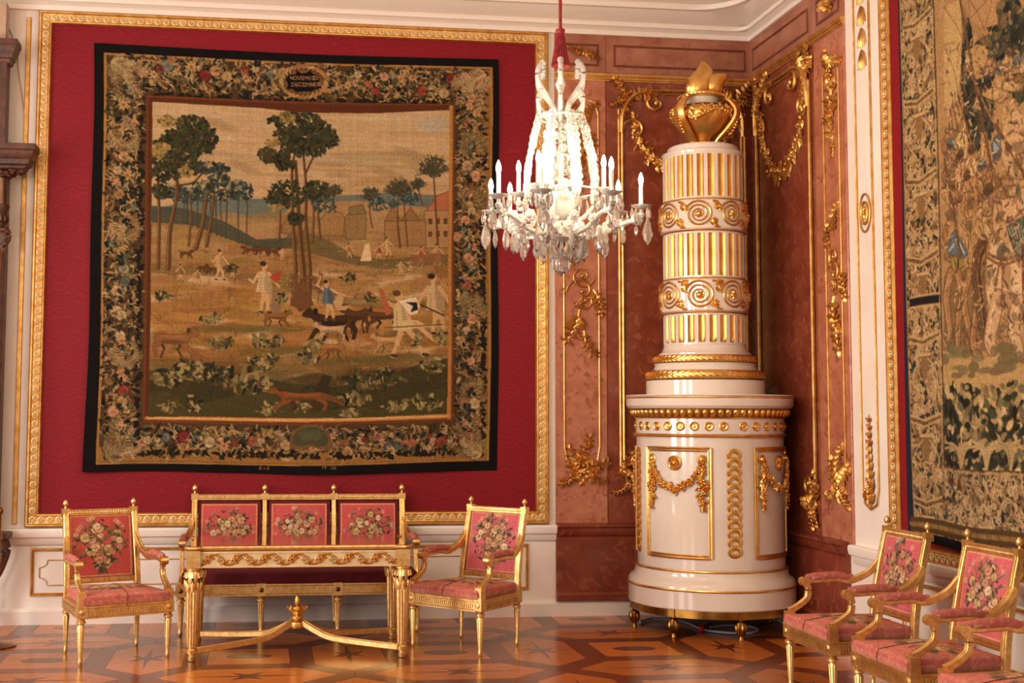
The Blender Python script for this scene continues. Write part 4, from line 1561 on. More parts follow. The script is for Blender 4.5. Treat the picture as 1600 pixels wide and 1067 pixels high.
NAVY = 6
bwid = int(.435 * PXM)
bot = QH - int(.47 * PXM)
bfill(NAVY, 0, bwid, QH, 2600)
bfill(bwid, bot, QW, QH, 4200)
for y0 in np.arange(10, QH, 78):
    for dy, col in ((0, (206, 164, 104)), (3, (120, 84, 48)), (6, (200, 158, 98))):
        c.line([(NAVY + 6, y0 + dy), (bwid * .5, y0 + dy + 5), (bwid - 6, y0 + dy - 2)], 2.2, col, raw=True)
    cx = (NAVY + bwid) / 2
    c.poly([(cx - 10, y0 + 20), (cx + 10, y0 + 20), (cx + 6, y0 + 34), (cx + 3, y0 + 44), (cx - 3, y0 + 44), (cx - 6, y0 + 34)], (150, 108, 62), raw=True)
    c.poly([(cx - 11, y0 + 18), (cx + 11, y0 + 18), (cx + 11, y0 + 21), (cx - 11, y0 + 21)], (210, 170, 112), raw=True)
    for s in (-1, 1):
        c.line([(cx + s * (6 + 16 * math.sin(q / 12 * pi)), y0 + 24 + q * 3) for q in range(13)], 1.6, (206, 168, 112), raw=True)
        c.ell(cx + s * 14, y0 + 60, 6, 4, (196, 152, 98), s * .6, raw=True)
for a, b in ((rw(1424, 474, .03), rw(1470, 468, .03)),):
    x0, y0 = (a[0] - QU0) * PXM, (QV1 - a[1]) / (QV1 - QV0) * QH
    x1, y1 = (b[0] - QU0) * PXM, (QV1 - b[1]) / (QV1 - QV0) * QH
    c.poly([(x0, y0 - 6), (x1, y0 - 6), (x1, y0 + 6), (x0, y0 + 6)], (214, 170, 112), raw=True)
    c.poly([(x0, y0 - 4), (x1, y0 - 4), (x1, y0 + 4), (x0, y0 + 4)], (32, 26, 34), raw=True)
c.line([(bwid, 0), (bwid, bot), (QW, bot)], 2.4, (92, 64, 38), raw=True)
c.line([(bwid - 3, 0), (bwid - 3, bot + 3), (QW, bot + 3)], 1.4, (196, 152, 96), raw=True)
c.clip = np.zeros((QH, QW), np.float32)
c.clip[:bot, bwid + 1:] = 1
c.poly([(bwid, 0), (QW, 0), (QW, bot), (bwid, bot)], (180, 134, 80), raw=True)
for k in range(900):
    c.ell(R.uniform(bwid, QW), R.uniform(0, bot), R.uniform(5, 18), R.uniform(2, 8), c.jit(R.choice([(178, 132, 78), (160, 114, 64), (196, 152, 98), (146, 104, 60)]), 10), R.uniform(0, pi), .5, 3, raw=True)
c.tf, c.s = q_tf, 1.15
# (from here in photo pixels)
for x, y, rx, ry, n in ((1505, 70, 16, 40, 120), (1530, 170, 24, 60, 260), (1575, 60, 30, 60, 260), (1540, 100, 18, 40, 130), (1590, 120, 20, 40, 120), (1515, 130, 12, 40, 90)):
    c.foliage(x, y, rx, ry, n, [(44, 46, 36), (58, 58, 42), (36, 40, 36), (80, 72, 46)], 4.2, [(120, 98, 58)])
for pts in ([(1473, 12), (1500, -4), (1504, 60), (1496, 150), (1474, 172)], [(1474, 70), (1490, 66), (1498, 150), (1478, 172)], [(1510, -10), (1552, -10), (1560, 40), (1540, 46), (1516, 30)], [(1508, 80), (1530, 70), (1546, 80), (1544, 118), (1528, 124), (1512, 110)]):
    c.poly(pts, c.jit((198, 152, 94), 12))
    for k in range(5):
        a, b = R.choice(pts), R.choice(pts)
        c.line([a, ((a[0] + b[0]) / 2 + 3, (a[1] + b[1]) / 2), b], 1.4, (150, 106, 60), .7)
for x0, y0, x1, y1 in ((1500, 0, 1550, 260), (1512, 100, 1552, 190), (1483, 172, 1500, 300), (1492, 160, 1518, 236), (1496, 150, 1522, 232), (1474, 250, 1502, 400), (1555, 196, 1604, 285), (1488, 168, 1508, 262)):
    c.line([(x0, y0), (x1, y1)], 3.0, (122, 78, 42))
    c.line([(x0 - 1, y0), (x1 - 1, y1)], 1.0, (196, 146, 90), .8)
# riders of the second row, then the crowd of foot soldiers
TONE = [(178, 130, 74), (160, 108, 58), (190, 142, 86), (150, 104, 60), (200, 156, 100), (170, 120, 80)]


def wobble(x, y, rx, ry, n=8):
    return [(x + rx * cos(2 * pi * k / n) * R.uniform(.7, 1.15), y + ry * sin(2 * pi * k / n) * R.uniform(.75, 1.15)) for k in range(n)]


def head(x, y, r, helm=None):
    c.ell(x, y, r, r * 1.2, (188, 134, 88))
    c.ell(x + r * .25, y + r * .3, r * .7, r * .8, (160, 106, 66), 0, .5)
    c.ell(x, y - r * .55, r * 1.12, r * .8, helm or R.choice([(104, 68, 38), (128, 88, 50)]))
    c.line([(x - r * 1.1, y - r * .3), (x + r * 1.1, y - r * .3)], 1.2, (80, 54, 32))
    c.line([(x - r * .4, y + r * .1), (x + r * .1, y + r * .1)], 1.0, (84, 52, 32))


for x, y, r in ((1562, 118, 15), (1586, 108, 14), (1574, 90, 9), (1550, 94, 9), (1600, 100, 12)):
    c.cloth(wobble(x, y + r * 1.3, r * .9, r * 1.6), c.jit(R.choice(TONE)), 6)
    c.cloth(wobble(x - r * .5, y + r * 2.0, r * 1.1, r * .7), c.jit(R.choice(TONE)), 4)
    head(x, y - r * .4, r * .42, (104, 104, 100))
for k in range(46):
    y = R.uniform(225, 440)
    c.cloth(wobble(R.uniform(1476, 1552), y, R.uniform(6, 13), R.uniform(12, 30)), c.jit(R.choice(TONE), 10), 5)
for x, y, r in ((1484, 228, 8), (1500, 244, 7), (1520, 236, 7), (1490, 292, 8), (1512, 276, 7), (1536, 262, 8), (1502, 316, 8), (1546, 300, 8), (1528, 316, 7)):
    c.cloth(wobble(x, y + 24, 11, 18), c.jit(R.choice(TONE)), 6)
    head(x, y, r * .8, (92, 102, 112) if x in (1484, 1536) else None)
c.ell(1559, 232, 8, 10, (84, 96, 108))
c.ell(1557, 229, 4, 5, (150, 158, 160))
c.cloth([(1496, 316), (1520, 312), (1536, 340), (1540, 390), (1526, 430), (1506, 428), (1498, 380)], (184, 136, 80), 9)
c.cloth([(1506, 300), (1524, 300), (1530, 326), (1514, 340), (1502, 326)], (172, 122, 70), 5)
# blue cloak and striped breeches
c.cloth([(1476, 388), (1490, 360), (1502, 374), (1514, 392), (1506, 402), (1486, 398)], (92, 108, 122), 4)
c.line([(1482, 392), (1496, 372), (1508, 394)], 2, (176, 176, 164))
c.cloth([(1484, 400), (1506, 402), (1504, 432), (1490, 436)], (160, 128, 60), 3)
c.line([(1498, 402), (1496, 434)], 4, (72, 84, 56))
c.cloth([(1498, 420), (1512, 418), (1510, 470), (1512, 492), (1500, 490), (1504, 460)], (176, 132, 78), 4)
c.poly([(1474, 430), (1550, 430), (1550, 548), (1474, 548)], (112, 84, 50), .55)
for x0, k1, k2 in ((1482, -4, 4), (1496, 8, 2), (1514, -6, 8), (1526, 6, -2)):
    P = [(x0 + 2, 428), (x0 + k1, 462), (x0 + k1 * .4, 490), (x0 + k2, 528), (x0 + k2 + 3, 548), (x0 + k2 + 11, 556)]
    c.line(P, 13, (112, 74, 42), w2=8, smooth=True)
    c.line(P, 10.5, c.jit((166, 114, 66)), w2=5.5, smooth=True)
    c.line([(x - 2.5, y) for x, y in P], 2.0, (202, 152, 98), .7, smooth=True)
# dark horse tail and the pale horse seen from behind
c.line([(1538, 380), (1528, 410), (1532, 460), (1542, 500), (1546, 540)], 15, (112, 72, 40), w2=6, smooth=True)
for k in range(9):
    c.line([(1532 + k, 385), (1521 + k * 1.6, 420), (1526 + k * 1.6, 470), (1537 + k, 530)], 1.0, R.choice([(74, 46, 26), (150, 104, 62)]), smooth=True)
c.cloth([(1552, 380), (1566, 366), (1584, 366), (1598, 380), (1606, 420), (1604, 470), (1590, 496), (1574, 480), (1566, 500), (1552, 496), (1544, 460), (1542, 420)], (212, 168, 118), 0)
c.ell(1556, 430, 10, 40, (226, 186, 138), .05, .6, 6)
c.ell(1590, 440, 10, 40, (226, 186, 138), -.05, .6, 6)
c.ell(1574, 440, 5, 50, (160, 112, 70), 0, .6, 4)
for pts in ([(1560, 470), (1552, 510), (1549, 536), (1562, 560), (1570, 592)], [(1592, 480), (1582, 510), (1590, 540), (1596, 562)]):
    c.line(pts, 19, (140, 94, 56), w2=9, smooth=True)
    c.line(pts, 16, (208, 162, 112), w2=7, smooth=True)
    c.line([(x - 3, y) for x, y in pts], 3, (232, 194, 146), .7, w2=1.5, smooth=True)
c.ell(1573, 602, 9, 7, (120, 84, 50))
c.ell(1598, 572, 8, 6, (110, 76, 46))
for P in ([(1545, 402), (1566, 414), (1600, 404)], [(1546, 396), (1566, 406), (1600, 398)]):
    c.line(P, 2.4, (140, 92, 52), smooth=True)
c.line([(1569, 374), (1568, 412), (1566, 470)], 3.0, (150, 104, 62))
c.ell(1567, 412, 4, 5, (130, 84, 46))
c.line([(1562, 414), (1557, 446)], 2.4, (140, 90, 50))
# rider
c.cloth([(1558, 300), (1572, 268), (1606, 258), (1606, 372), (1560, 372), (1552, 340)], (196, 148, 94), 10)
c.cloth([(1566, 256), (1576, 232), (1606, 226), (1606, 276), (1580, 280)], (180, 130, 78), 7)
c.ell(1584, 226, 17, 24, (204, 158, 104))
c.line([(1572, 214), (1584, 206), (1598, 214)], 2.4, (140, 94, 54), smooth=True)
c.line([(1570, 232), (1584, 244), (1600, 238)], 2, (140, 94, 54), smooth=True)
c.line([(1566, 296), (1572, 332), (1600, 308)], 17, (140, 92, 56), smooth=True)
c.line([(1566, 296), (1572, 331), (1600, 307)], 14, (210, 160, 112), smooth=True)
c.cloth([(1560, 282), (1574, 276), (1584, 296), (1572, 312), (1560, 308)], (166, 120, 72), 6)
c.cloth([(1572, 356), (1606, 340), (1606, 400), (1586, 398)], (84, 92, 78), 4)
for k in range(5):
    c.line([(1574 + k * 5, 356), (1590 + k * 3, 398)], 1.4, (150, 140, 104))
c.cloth([(1596, 380), (1608, 376), (1608, 520), (1598, 500)], (150, 60, 48), 3)
c.line([(1500, 0), (1550, 260)], 3.0, (116, 74, 40))
c.line([(1555, 196), (1604, 285)], 3.6, (116, 74, 40))
c.line([(1474, 250), (1502, 400)], 3.4, (116, 74, 40))
# contour and fold threads over the whole crowd
for k in range(750):
    x, y = R.uniform(1474, 1606), R.uniform(60, 540)
    a = R.choice((pi / 2, pi / 2, .6, 2.4)) + R.uniform(-.5, .5)
    l = R.uniform(4, 13)
    b = R.uniform(-.8, .8)
    p1 = (x + l * .5 * cos(a), y + l * .5 * sin(a))
    c.line([(x, y), p1, (p1[0] + l * .5 * cos(a + b), p1[1] + l * .5 * sin(a + b))], R.uniform(.7, 1.7), c.jit(R.choice([(96, 64, 38), (120, 82, 48), (206, 162, 108), (218, 178, 126), (74, 66, 50)])), R.uniform(.3, .65), smooth=True)
for k in range(60):
    x, y = R.uniform(1474, 1606), R.uniform(200, 540)
    c.ell(x, y, R.uniform(2, 5), R.uniform(3, 8), c.jit(R.choice([(86, 60, 38), (70, 64, 48), (110, 76, 44)])), R.uniform(0, pi), .45)
# ground, then a broad belt of leafy plants
c.poly([(1470, 545), (1520, 556), (1610, 560), (1610, 640), (1470, 640)], (196, 154, 90), .9)
for k in range(26):
    c.ell(R.uniform(1474, 1606), R.uniform(540, 590), R.uniform(5, 14), R.uniform(2, 5), c.jit((120, 104, 62)), 0, .8)
c.poly([(1470, 606), (1500, 598), (1530, 612), (1560, 640), (1610, 620), (1610, 800), (1470, 800)], (48, 46, 34))
LF = [(196, 160, 100), (170, 140, 86), (150, 126, 76), (206, 172, 112), (112, 100, 62)]
for k in range(420):
    x, y = R.uniform(1470, 1608), R.uniform(600, 740)
    s = R.uniform(4, 9)
    c.ell(x, y, s * .7, s * .4, c.jit(R.choice(LF if R.random() < .55 else [(40, 42, 32), (60, 58, 40)])), R.uniform(0, pi))
for x in (1505, 1545, 1580):
    for k in range(12):
        a = -pi / 2 + R.uniform(-1.2, 1.2)
        c.line([(x, 735), (x + 10 * cos(a), 700), (x + 34 * cos(a), 690 - 26 * R.random() + 20)], 2.2, c.jit((186, 152, 96)), smooth=True)
c.tf, c.s = (lambda x, y: (x, y)), 1.0
# the part that runs on towards the viewer
for k in range(16):
    x = R.uniform(300, QW)
    y = R.uniform(200, 380)
    c.beast(x, y + 80, 90, 90, c.jit(R.choice([(190, 144, 92), (130, 86, 50), (206, 164, 116)])), R.choice((-1, 1)))
    c.man(x, y + 20, 110, (200, 150, 100), c.jit((170, 120, 72)), stride=.1)
c.foliage(430, 60, 130, 60, 700, [(44, 46, 36), (58, 58, 42), (80, 72, 46)], 5)
for k in range(700):
    s = R.uniform(4, 9)
    c.ell(R.uniform(240, QW), R.uniform(bot - 100, bot), s, s * .5, c.jit(R.choice(LF + [(40, 42, 32), (60, 58, 40), (48, 46, 34)])), R.uniform(0, pi))
c.clip = None
c.poly([(0, 0), (4, 0), (NAVY, QH * .6), (13, QH), (0, QH)], (34, 40, 62), raw=True)
c.line([(4.8, 0), (NAVY + .8, QH * .6), (13.8, QH)], 1.8, (176, 136, 80), raw=True)
c.poly([(0, QH - 9), (QW, QH - 9), (QW, QH), (0, QH)], (18, 16, 20), raw=True)
c.poly([(NAVY, QH - 24), (QW, QH - 24), (QW, QH - 10), (NAVY, QH - 10)], (96, 66, 34), raw=True)
for k in range(150):
    c.ell(NAVY + k * 4.2, QH - 17, 3, 2, c.jit((160, 118, 60)), .6, raw=True)
g_ = c.a.mean(axis=2, keepdims=True)
c.a = (g_ + (c.a - g_) * .80) * np.array([.86, .85, .82], np.float32)
qimg = c.finish(11, 6)
qcols = list(range(0, 300)) + list(range(300, QW - 1, 4)) + [QW - 1]


def q_surf(s, t):
    u = QU0 + (QU1 - QU0) * s + .012 * np.sin(t * 5) * (1 - s)
    return XR - (.034 + .008 * np.sin(s * 30 + 2 * t)), -u, QV1 - (QV1 - QV0) * t + .006 * np.sin(s * 25)


tag(painted_mesh('battle_tapestry', qimg, q_surf, cols=qcols, skirt=(.012, 0, 0)), 'tan woven tapestry of lancers and a pale horse on the right wall', 'tapestry')


# ------------------------------------------------------------------ flower pictures for the upholstery
def bouquet_img(seed, W=84, H=96, tall=True, bg=(186, 84, 78)):
    c = Canvas(W, H, bg, None, 1.0, seed)
    R = c.r
    edge = (214, 160, 110)
    c.line([(2, 2), (W - 3, 2), (W - 3, H - 3), (2, H - 3), (2, 2)], 2.0, edge, .8)
    GRN = [(66, 70, 48), (86, 88, 60), (48, 54, 44), (110, 106, 70)]
    mx = W / 2
    cy = H * (.45 if tall else .53)
    rx, ry = W * .38, H * (.37 if tall else .40)
    if tall:
        for k in range(9):
            c.line([(mx + (k - 4) * 1.6, H * .93), (mx + (k - 4) * .6, H * .78), (mx + (k - 4) * 4, H * .55)], 1.4, c.jit(R.choice(GRN)))
        c.poly([(mx - 12, H * .78), (mx, H * .73), (mx + 12, H * .79), (mx + 7, H * .87), (mx, H * .80), (mx - 9, H * .87)], (186, 160, 120))
        c.ell(mx + 3, H * .79, 5, 4, (64, 72, 86))
    for k in range(80):
        a = R.uniform(0, 2 * pi)
        d = R.uniform(.45, 1.12)
        x, y = mx + rx * d * cos(a), cy + ry * d * sin(a)
        s = R.uniform(2.4, 4.4)
        c.ell(x, y, s, s * .42, c.jit(R.choice(GRN)), R.uniform(0, pi))
    for k in range(14):
        a = R.uniform(-pi, 0) if tall else R.uniform(-pi, pi)
        c.line([(mx, cy), (mx + rx * 1.1 * cos(a), cy + ry * 1.15 * sin(a))], .9, (90, 84, 54))
        c.daisy(mx + rx * 1.12 * cos(a), cy + ry * 1.12 * sin(a), R.uniform(2, 3.6), R.choice([(214, 180, 130), (206, 150, 116), (196, 170, 140), (140, 120, 126)]), (120, 70, 40))
    PET = [(206, 172, 126), (200, 152, 114), (196, 140, 110), (212, 184, 142), (190, 160, 110), (182, 140, 120)]
    for k in range(28):
        a, d = R.uniform(0, 2 * pi), math.sqrt(R.random()) * .80
        c.rose(mx + rx * d * cos(a), cy + ry * d * sin(a), R.uniform(4.2, 7.4), R.choice(PET), (126, 78, 56))
        for q in range(2):
            b = R.uniform(0, 2 * pi)
            c.ell(mx + rx * d * cos(a) + 7 * cos(b), cy + ry * d * sin(a) + 7 * sin(b), 3.0, 1.3, c.jit(R.choice(GRN)), b)
    return c.finish(8, 6)


def seat_img(seed, W=60, H=60):
    """top of a seat: red ground, pale flower wreath, banded edge"""
    c = Canvas(W, H, (198, 118, 102), None, 1.0, seed)
    R = c.r
    for k in range(70):
        c.ell(R.uniform(0, W), R.uniform(0, H), R.uniform(3, 9), R.uniform(1, 2), c.jit((192, 118, 104), 16), R.uniform(-.3, .3), .6)
    for k in range(26):
        a = R.uniform(0, 2 * pi)
        c.rose(W / 2 + 14 * R.random() * cos(a), H / 2 + 9 * R.random() * sin(a), R.uniform(2.4, 4), R.choice([(222, 186, 140), (214, 160, 126), (190, 170, 130)]), (130, 90, 60))
        c.ell(W / 2 + 17 * cos(a), H / 2 + 11 * sin(a), 2.6, 1.1, (96, 92, 62), a)
    for rr, col, w in ((1.5, (206, 150, 116), 2.0), (5, (180, 92, 88), 2.0), (8, (202, 142, 112), 1.2)):
        c.line([(rr, rr), (W - rr, rr), (W - rr, H - rr), (rr, H - rr), (rr, rr)], w, col, .6)
    return c.finish(9, 6)

# ------------------------------------------------------------------ gilded armchairs
SQP = [(-1, -.8), (-.8, -1), (.8, -1), (1, -.8), (1, .8), (.8, 1), (.35, 1), (.25, .8), (-.25, .8), (-.35, 1), (-.8, 1), (-1, .8)]


def leg_mesh(h, r_top, r_bot, n=24, block=.05):
    m = M()
    prof = [(r_bot * .75, 0), (r_bot * 1.0, .012), (r_bot * 1.15, .030), (r_bot * .85, .040), (r_bot * .95, .052), (r_bot, .056), (r_top, h - .052), (r_top * .8, h - .048), (r_top * .8, h - .040),
            (r_top * 1.25, h - .034), (r_top * 1.25, h - .022), (r_top * .9, h - .016), (r_top * 1.1, h)]
    fl = [0, 0, 0, 0, 0, .16, .16, 0, 0, 0, 0, 0, 0]
    m.lathe(prof, n, flute=fl)
    return m


def finial_mesh(s):
    return M().lathe([(.008 * s, 0), (.012 * s, .004 * s), (.009 * s, .012 * s), (.008 * s, .018 * s), (.018 * s, .024 * s), (.024 * s, .038 * s), (.022 * s, .054 * s), (.012 * s, .066 * s), (.004 * s, .074 * s)], 12)


def cushion(name, hw_f, hw_b, y0, y1, z0, z1, dome, img, parent):
    H, W = img.shape[:2]
    def surf(s, t):
        # the outer ring of the picture drops down as the side of the cushion
        e = .10
        a = np.clip((s - e) / (1 - 2 * e), 0, 1)
        b = np.clip((t - e) / (1 - 2 * e), 0, 1)
        out = np.maximum(np.maximum((e - s) / e, (s - 1 + e) / e), np.maximum((e - t) / e, (t - 1 + e) / e))
        drop = np.clip(out, 0, 1)
        y = y1 + (y0 - y1) * b
        hw = hw_b + (hw_f - hw_b) * b
        x = hw * (2 * a - 1)
        bul = np.sin(np.clip(drop, 0, 1) * pi) * .010
        x = x + np.sign(2 * a - 1) * bul * ((a <= 0) | (a >= 1))
        y = y + np.where(b >= 1, -1, np.where(b <= 0, 1, 0)) * bul
        z = z1 + dome * (1 - (2 * a - 1) ** 2) * (1 - (2 * b - 1) ** 2) - drop * (z1 - z0)
        return x, y, z
    return painted_mesh(name, img, surf, parent)


def rail(m, a, b, h, t, carve=True):
    """horizontal rail from a to b (x, y, z of its mid line), height h, thickness t"""
    A, B = Vector(a), Vector(b)
    d = (B - A).normalized()
    s = Vector((d.y, -d.x, 0))
    vs = []
    for P in (A, B):
        for q, w in ((-.5, -.5), (.5, -.5), (.5, -.38), (.36, -.32), (.36, .30), (.5, .36), (.5, .5), (-.5, .5)):
            vs.append(tuple(P + s * t * q + Vector((0, 0, h * w))))
    k = 8
    m.add(vs, [(i, (i + 1) % k, k + (i + 1) % k, k + i) for i in range(k)] + [tuple(range(k))[::-1], tuple(range(k, 2 * k))])
    if carve:
        L = (B - A).length
        n = max(4, int(L / .017))
        for i in range(n):
            c = A + d * L * (i + .5) / n + s * t * .40
            p = [c + d * (-.006 + .004) + Vector((0, 0, h * .22)), c + d * (.006 + .004) + Vector((0, 0, h * .22)), c + d * (.006 - .004) - Vector((0, 0, h * .24)), c + d * (-.006 - .004) - Vector((0, 0, h * .24))]
            o = [q + s * .006 for q in p]
            m.add([tuple(q) for q in p + o], [(4, 5, 6, 7), (0, 1, 5, 4), (1, 2, 6, 5), (2, 3, 7, 6), (3, 0, 4, 7)])
    return m


def arm_parts(root, s, xs, xf, yb, zb, ye, ze, yf, zf):
    """s = side; from the stile (xs, yb, zb) forward to the scroll (ye, ze) and down to the leg top (xf, yf, zf)"""
    path = spline([(s * xs, yb, zb), (s * (xs + (xf - xs) * .35), yb - .07, zb - .085), (s * (xs + (xf - xs) * .8), yb - .18, zb - .135), (s * xf, (yb + ye) / 2 - .03, ze + .012), (s * xf, ye + .03, ze + .004), (s * xf, ye, ze)], 6)
    n = len(path)
    arm = M().tube(path, [.020 - .004 * abs(k / n - .5) for k in range(n)], prof=SQP)
    arm.tube([(s * (xf - .024), ye - .004, ze - .004), (s * (xf + .024), ye - .004, ze - .004)], .027, n=14)
    arm.tube([(s * (xf - .028), ye - .004, ze - .004), (s * (xf + .028), ye - .004, ze - .004)], .013, n=10)
    sup = spline([(s * xf, ye + .012, ze - .012), (s * xf, ye + .022, ze - .05), (s * xf, ye + .014, ze - .10), (s * xf, ye - .02, zf + .045), (s * xf, yf + .035, zf + .018), (s * xf, yf - .005, zf + .002)], 5)
    arm.tube(sup, .0165, prof=SQP)
    a = arm.build('arm', 'furniture_gold', root)
    i0, i1 = int(n * .36), int(n * .90)
    pad = M()
    P = [(p[0], p[1], p[2] + .016) for p in path[i0:i1]]
    k = len(P)
    pad.tube(P, [.026 * (.55 + .45 * min(1, 4 * (j + .5) / k, 4 * (k - j - .5) / k)) for j in range(k)], n=12)
    pad.build('armrest_pad', 'pink_tapestry', a)
    return a


def make_armchair():
    root = thing('armchair', 'x', 'armchair')
    FH = .365
    lf = leg_mesh(.30, .024, .014)
    lf.box(-.030, -.030, .30, .030, .030, .375)
    lf.box(-.026, -.026, .375, .026, .026, .452)
    o = lf.build('leg', 'furniture_gold', root)
    o.location = (-.29, -.26, 0)
    o2 = copy_part(o, root)
    o2.location = (.29, -.26, 0)
    ro = M()
    for rr in (.020, .011):
        ro.lathe([(rr, 0), (rr * .8, .006), (rr * .3, .008)], 12)
    rs = ro.build('rosette', 'furniture_gold', o)
    rs.matrix_local = Matrix.Translation((0, -.030, .337)) @ Matrix.Rotation(pi / 2, 4, 'X')
    copy_part(rs, o2)
    lb = leg_mesh(.30, .022, .013, 16)
    lb.box(-.026, -.026, .30, .026, .026, .375)
    o = lb.build('leg', 'furniture_gold', root)
    o.location = (-.245, .235, 0)
    copy_part(o, root).location = (.245, .235, 0)
    for a, b in (((-.265, -.268, .332), (.265, -.268, .332)), ((.292, -.235, .332), (.255, .215, .332)), ((-.255, .215, .332), (-.292, -.235, .332))):
        rail(M(), a, b, .078, .036).build('seat_rail', 'furniture_gold', root, angle=30)
    rail(M(), (.225, .24, .332), (-.225, .24, .332), .078, .036, False).build('seat_rail', 'furniture_gold', root, angle=30)
    cushion('seat_cushion', .285, .235, -.288, .222, .372, .436, .032, seat_img(5), root)
    # back
    for s in (-1, 1):
        st = M().tube(spline([(s * .245, .240, .36), (s * .243, .252, .50), (s * .240, .290, .72), (s * .238, .338, .925)], 5), [.020] * 16, prof=SQP)
        st.box(s * .238 - .024, .318, .908, s * .238 + .024, .364, .956)
        o = st.build('back_stile', 'furniture_gold', root)
        f = finial_mesh(.82).build('finial', 'furniture_gold', o)
        f.location = (s * .238, .341, .954)
    top = M().tube([(-.225, .339, .925), (.225, .339, .925)], .020, prof=SQP)
    for i in range(26):
        top.ball((-.21 + i * .0168, .318, .925), .006, .004, .008, 6, 4)
    top.build('top_rail', 'furniture_gold', root)
    rail(M(), (-.232, .252, .470), (.232, .252, .470), .036, .034).build('bottom_rail', 'furniture_gold', root, angle=30)
    for s in (-1, 1):
        arm_parts(root, s, .243, .288, .300, .765, -.165, .628, -.262, .452)
    return root


def back_panel(parent, seed, x0, x1, z0, z1, y0, y1, W=84, H=96, tall=True, name='back_upholstery', bg=(186, 82, 80)):
    def surf(s, t):
        b = .018 * (1 - (2 * s - 1) ** 2) * (1 - (2 * t - 1) ** 2)
        return x0 + (x1 - x0) * s, y1 + (y0 - y1) * t - .008 - b, z1 + (z0 - z1) * t
    return painted_mesh(name, bouquet_img(seed, W, H, tall, bg), surf, parent, skirt=(0, .030, 0))


def place(root, x, y, rz, seed, label, group=None):
    root.location = (x, y, 0)
    root.rotation_euler = (0, 0, math.radians(rz))
    root['label'] = label
    if group:
        root['group'] = group
    back_panel(root, seed, -.219, .219, .488, .906, .258, .333, bg=(186, 82, 76) if seed == 101 else (198, 98, 104))
    return root


proto = make_armchair()
CH = [(-.985, -1.345, 24, 101, 'gilded armchair with big bouquet on its red back, left of the gilded table'),
      (1.435, -1.275, -46, 102, 'gilded armchair angled inwards at the right end of the gilded table'),
      (3.375, -3.150, -90, 103, 'pink gilded armchair nearest the white stove along the right wall'),
      (3.375, -4.045, -90, 104, 'pink gilded armchair under the battle tapestry, second from the stove'),
      (3.375, -4.925, -90, 105, 'pink gilded armchair cut off by the right edge of the picture')]
chairs = [proto] + [copy_tree(proto) for _ in CH[1:]]
for ch, (x, y, rz, sd, lab) in zip(chairs, CH):
    place(ch, x, y, rz, sd, lab, 'gilded armchairs with tapestry upholstery')


def cord(pts, label, rz=0.0, loc=(0, 0, 0)):
    R_ = Matrix.Rotation(math.radians(rz), 3, 'Z')
    P = [tuple(R_ @ Vector(p) + Vector(loc)) for p in pts]
    return tag(M().tube(P, .0022, n=5).build('cord', 'dark_cord'), label, 'cord')


seat_line = [(.00, -.296, .360), (.00, -.305, .404), (.00, -.294, .440), (.005, -.18, .460), (.01, -.05, .473), (.03, .10, .460), (.05, .20, .444)]
for (x, y, rz, sd, lab), w in zip(CH, ('armchair left of the table', 'armchair right of the table', 'armchair nearest the stove', 'second armchair from the stove', 'armchair at the right picture edge')):
    cord(seat_line, 'thin dark cord laid across the seat of the ' + w, rz, (x, y, 0))

# ------------------------------------------------------------------ sofa behind the table
SX, SYF, SYB = .281, -.640, -.165
sofa = thing('sofa', 'gilded three-panel sofa with flower upholstery behind the gilded table', 'sofa', (SX, 0, 0))
lf = leg_mesh(.28, .026, .016)
lf.box(-.033, -.033, .28, .033, .033, .372)
o = lf.build('leg', 'furniture_gold', sofa)
legs_x = (-.865, -.285, .275, .865)
for k, lx in enumerate(legs_x):
    q = o if k == 0 else copy_part(o, sofa)
    q.location = (lx, SYF, 0)
for lx in (-.84, -.28, .28, .84):
    copy_part(o, sofa).location = (lx, SYB - .02, 0)
for a, b in zip(legs_x[:-1], legs_x[1:]):
    rail(M(), (a + .033, SYF - .010, .325), (b - .033, SYF - .010, .325), .085, .036).build('seat_rail', 'furniture_gold', sofa, angle=30)
rail(M(), (.885, SYF + .03, .325), (.860, SYB, .325), .085, .036).build('seat_rail', 'furniture_gold', sofa, angle=30)
rail(M(), (-.860, SYB, .325), (-.885, SYF + .03, .325), .085, .036).build('seat_rail', 'furniture_gold', sofa, angle=30)
ro = M().ball((0, 0, 0), .018, .008, .018, 10, 6)
r0 = ro.build('rosette', 'dark_bronze', sofa)
for k, lx in enumerate(legs_x):
    (r0 if k == 0 else copy_part(r0, sofa)).location = (lx, SYF - .034, .325)
cu = M()
cu.bev(-.86, SYF - .02, .365, .86, SYB, .455, .012)
cu.build('seat_cushion', 'red_velvet', sofa, smooth=False)
posts = (-.805, -.268, .268, .805)
BY0, BY1 = SYB, SYB + .085
for lx in posts:
    st = M().tube(spline([(lx, BY0, .36), (lx, BY0 + .02, .55), (lx, BY0 + .05, .78), (lx, BY1, .955)], 5), .022 if abs(lx) > .5 else .017, prof=SQP)
    st.box(lx - .027, BY1 - .024, .945, lx + .027, BY1 + .024, .992)
    o = st.build('back_stile', 'furniture_gold', sofa)
    f = finial_mesh(1.0).build('finial', 'furniture_gold', o)
    f.location = (lx, BY1, .990)
tr = M().tube([(-.79, BY1, .962), (.79, BY1, .962)], .022, prof=SQP)
for i in range(80):
    if min(abs(-.775 + i * .0196 - p) for p in posts) > .03:
        tr.ball((-.775 + i * .0196, BY1 - .022, .962), .007, .004, .009, 6, 4)
tr.build('top_rail', 'furniture_gold', sofa)
rail(M(), (-.79, BY0 + .01, .50), (.79, BY0 + .01, .50), .04, .036).build('bottom_rail', 'furniture_gold', sofa, angle=30)
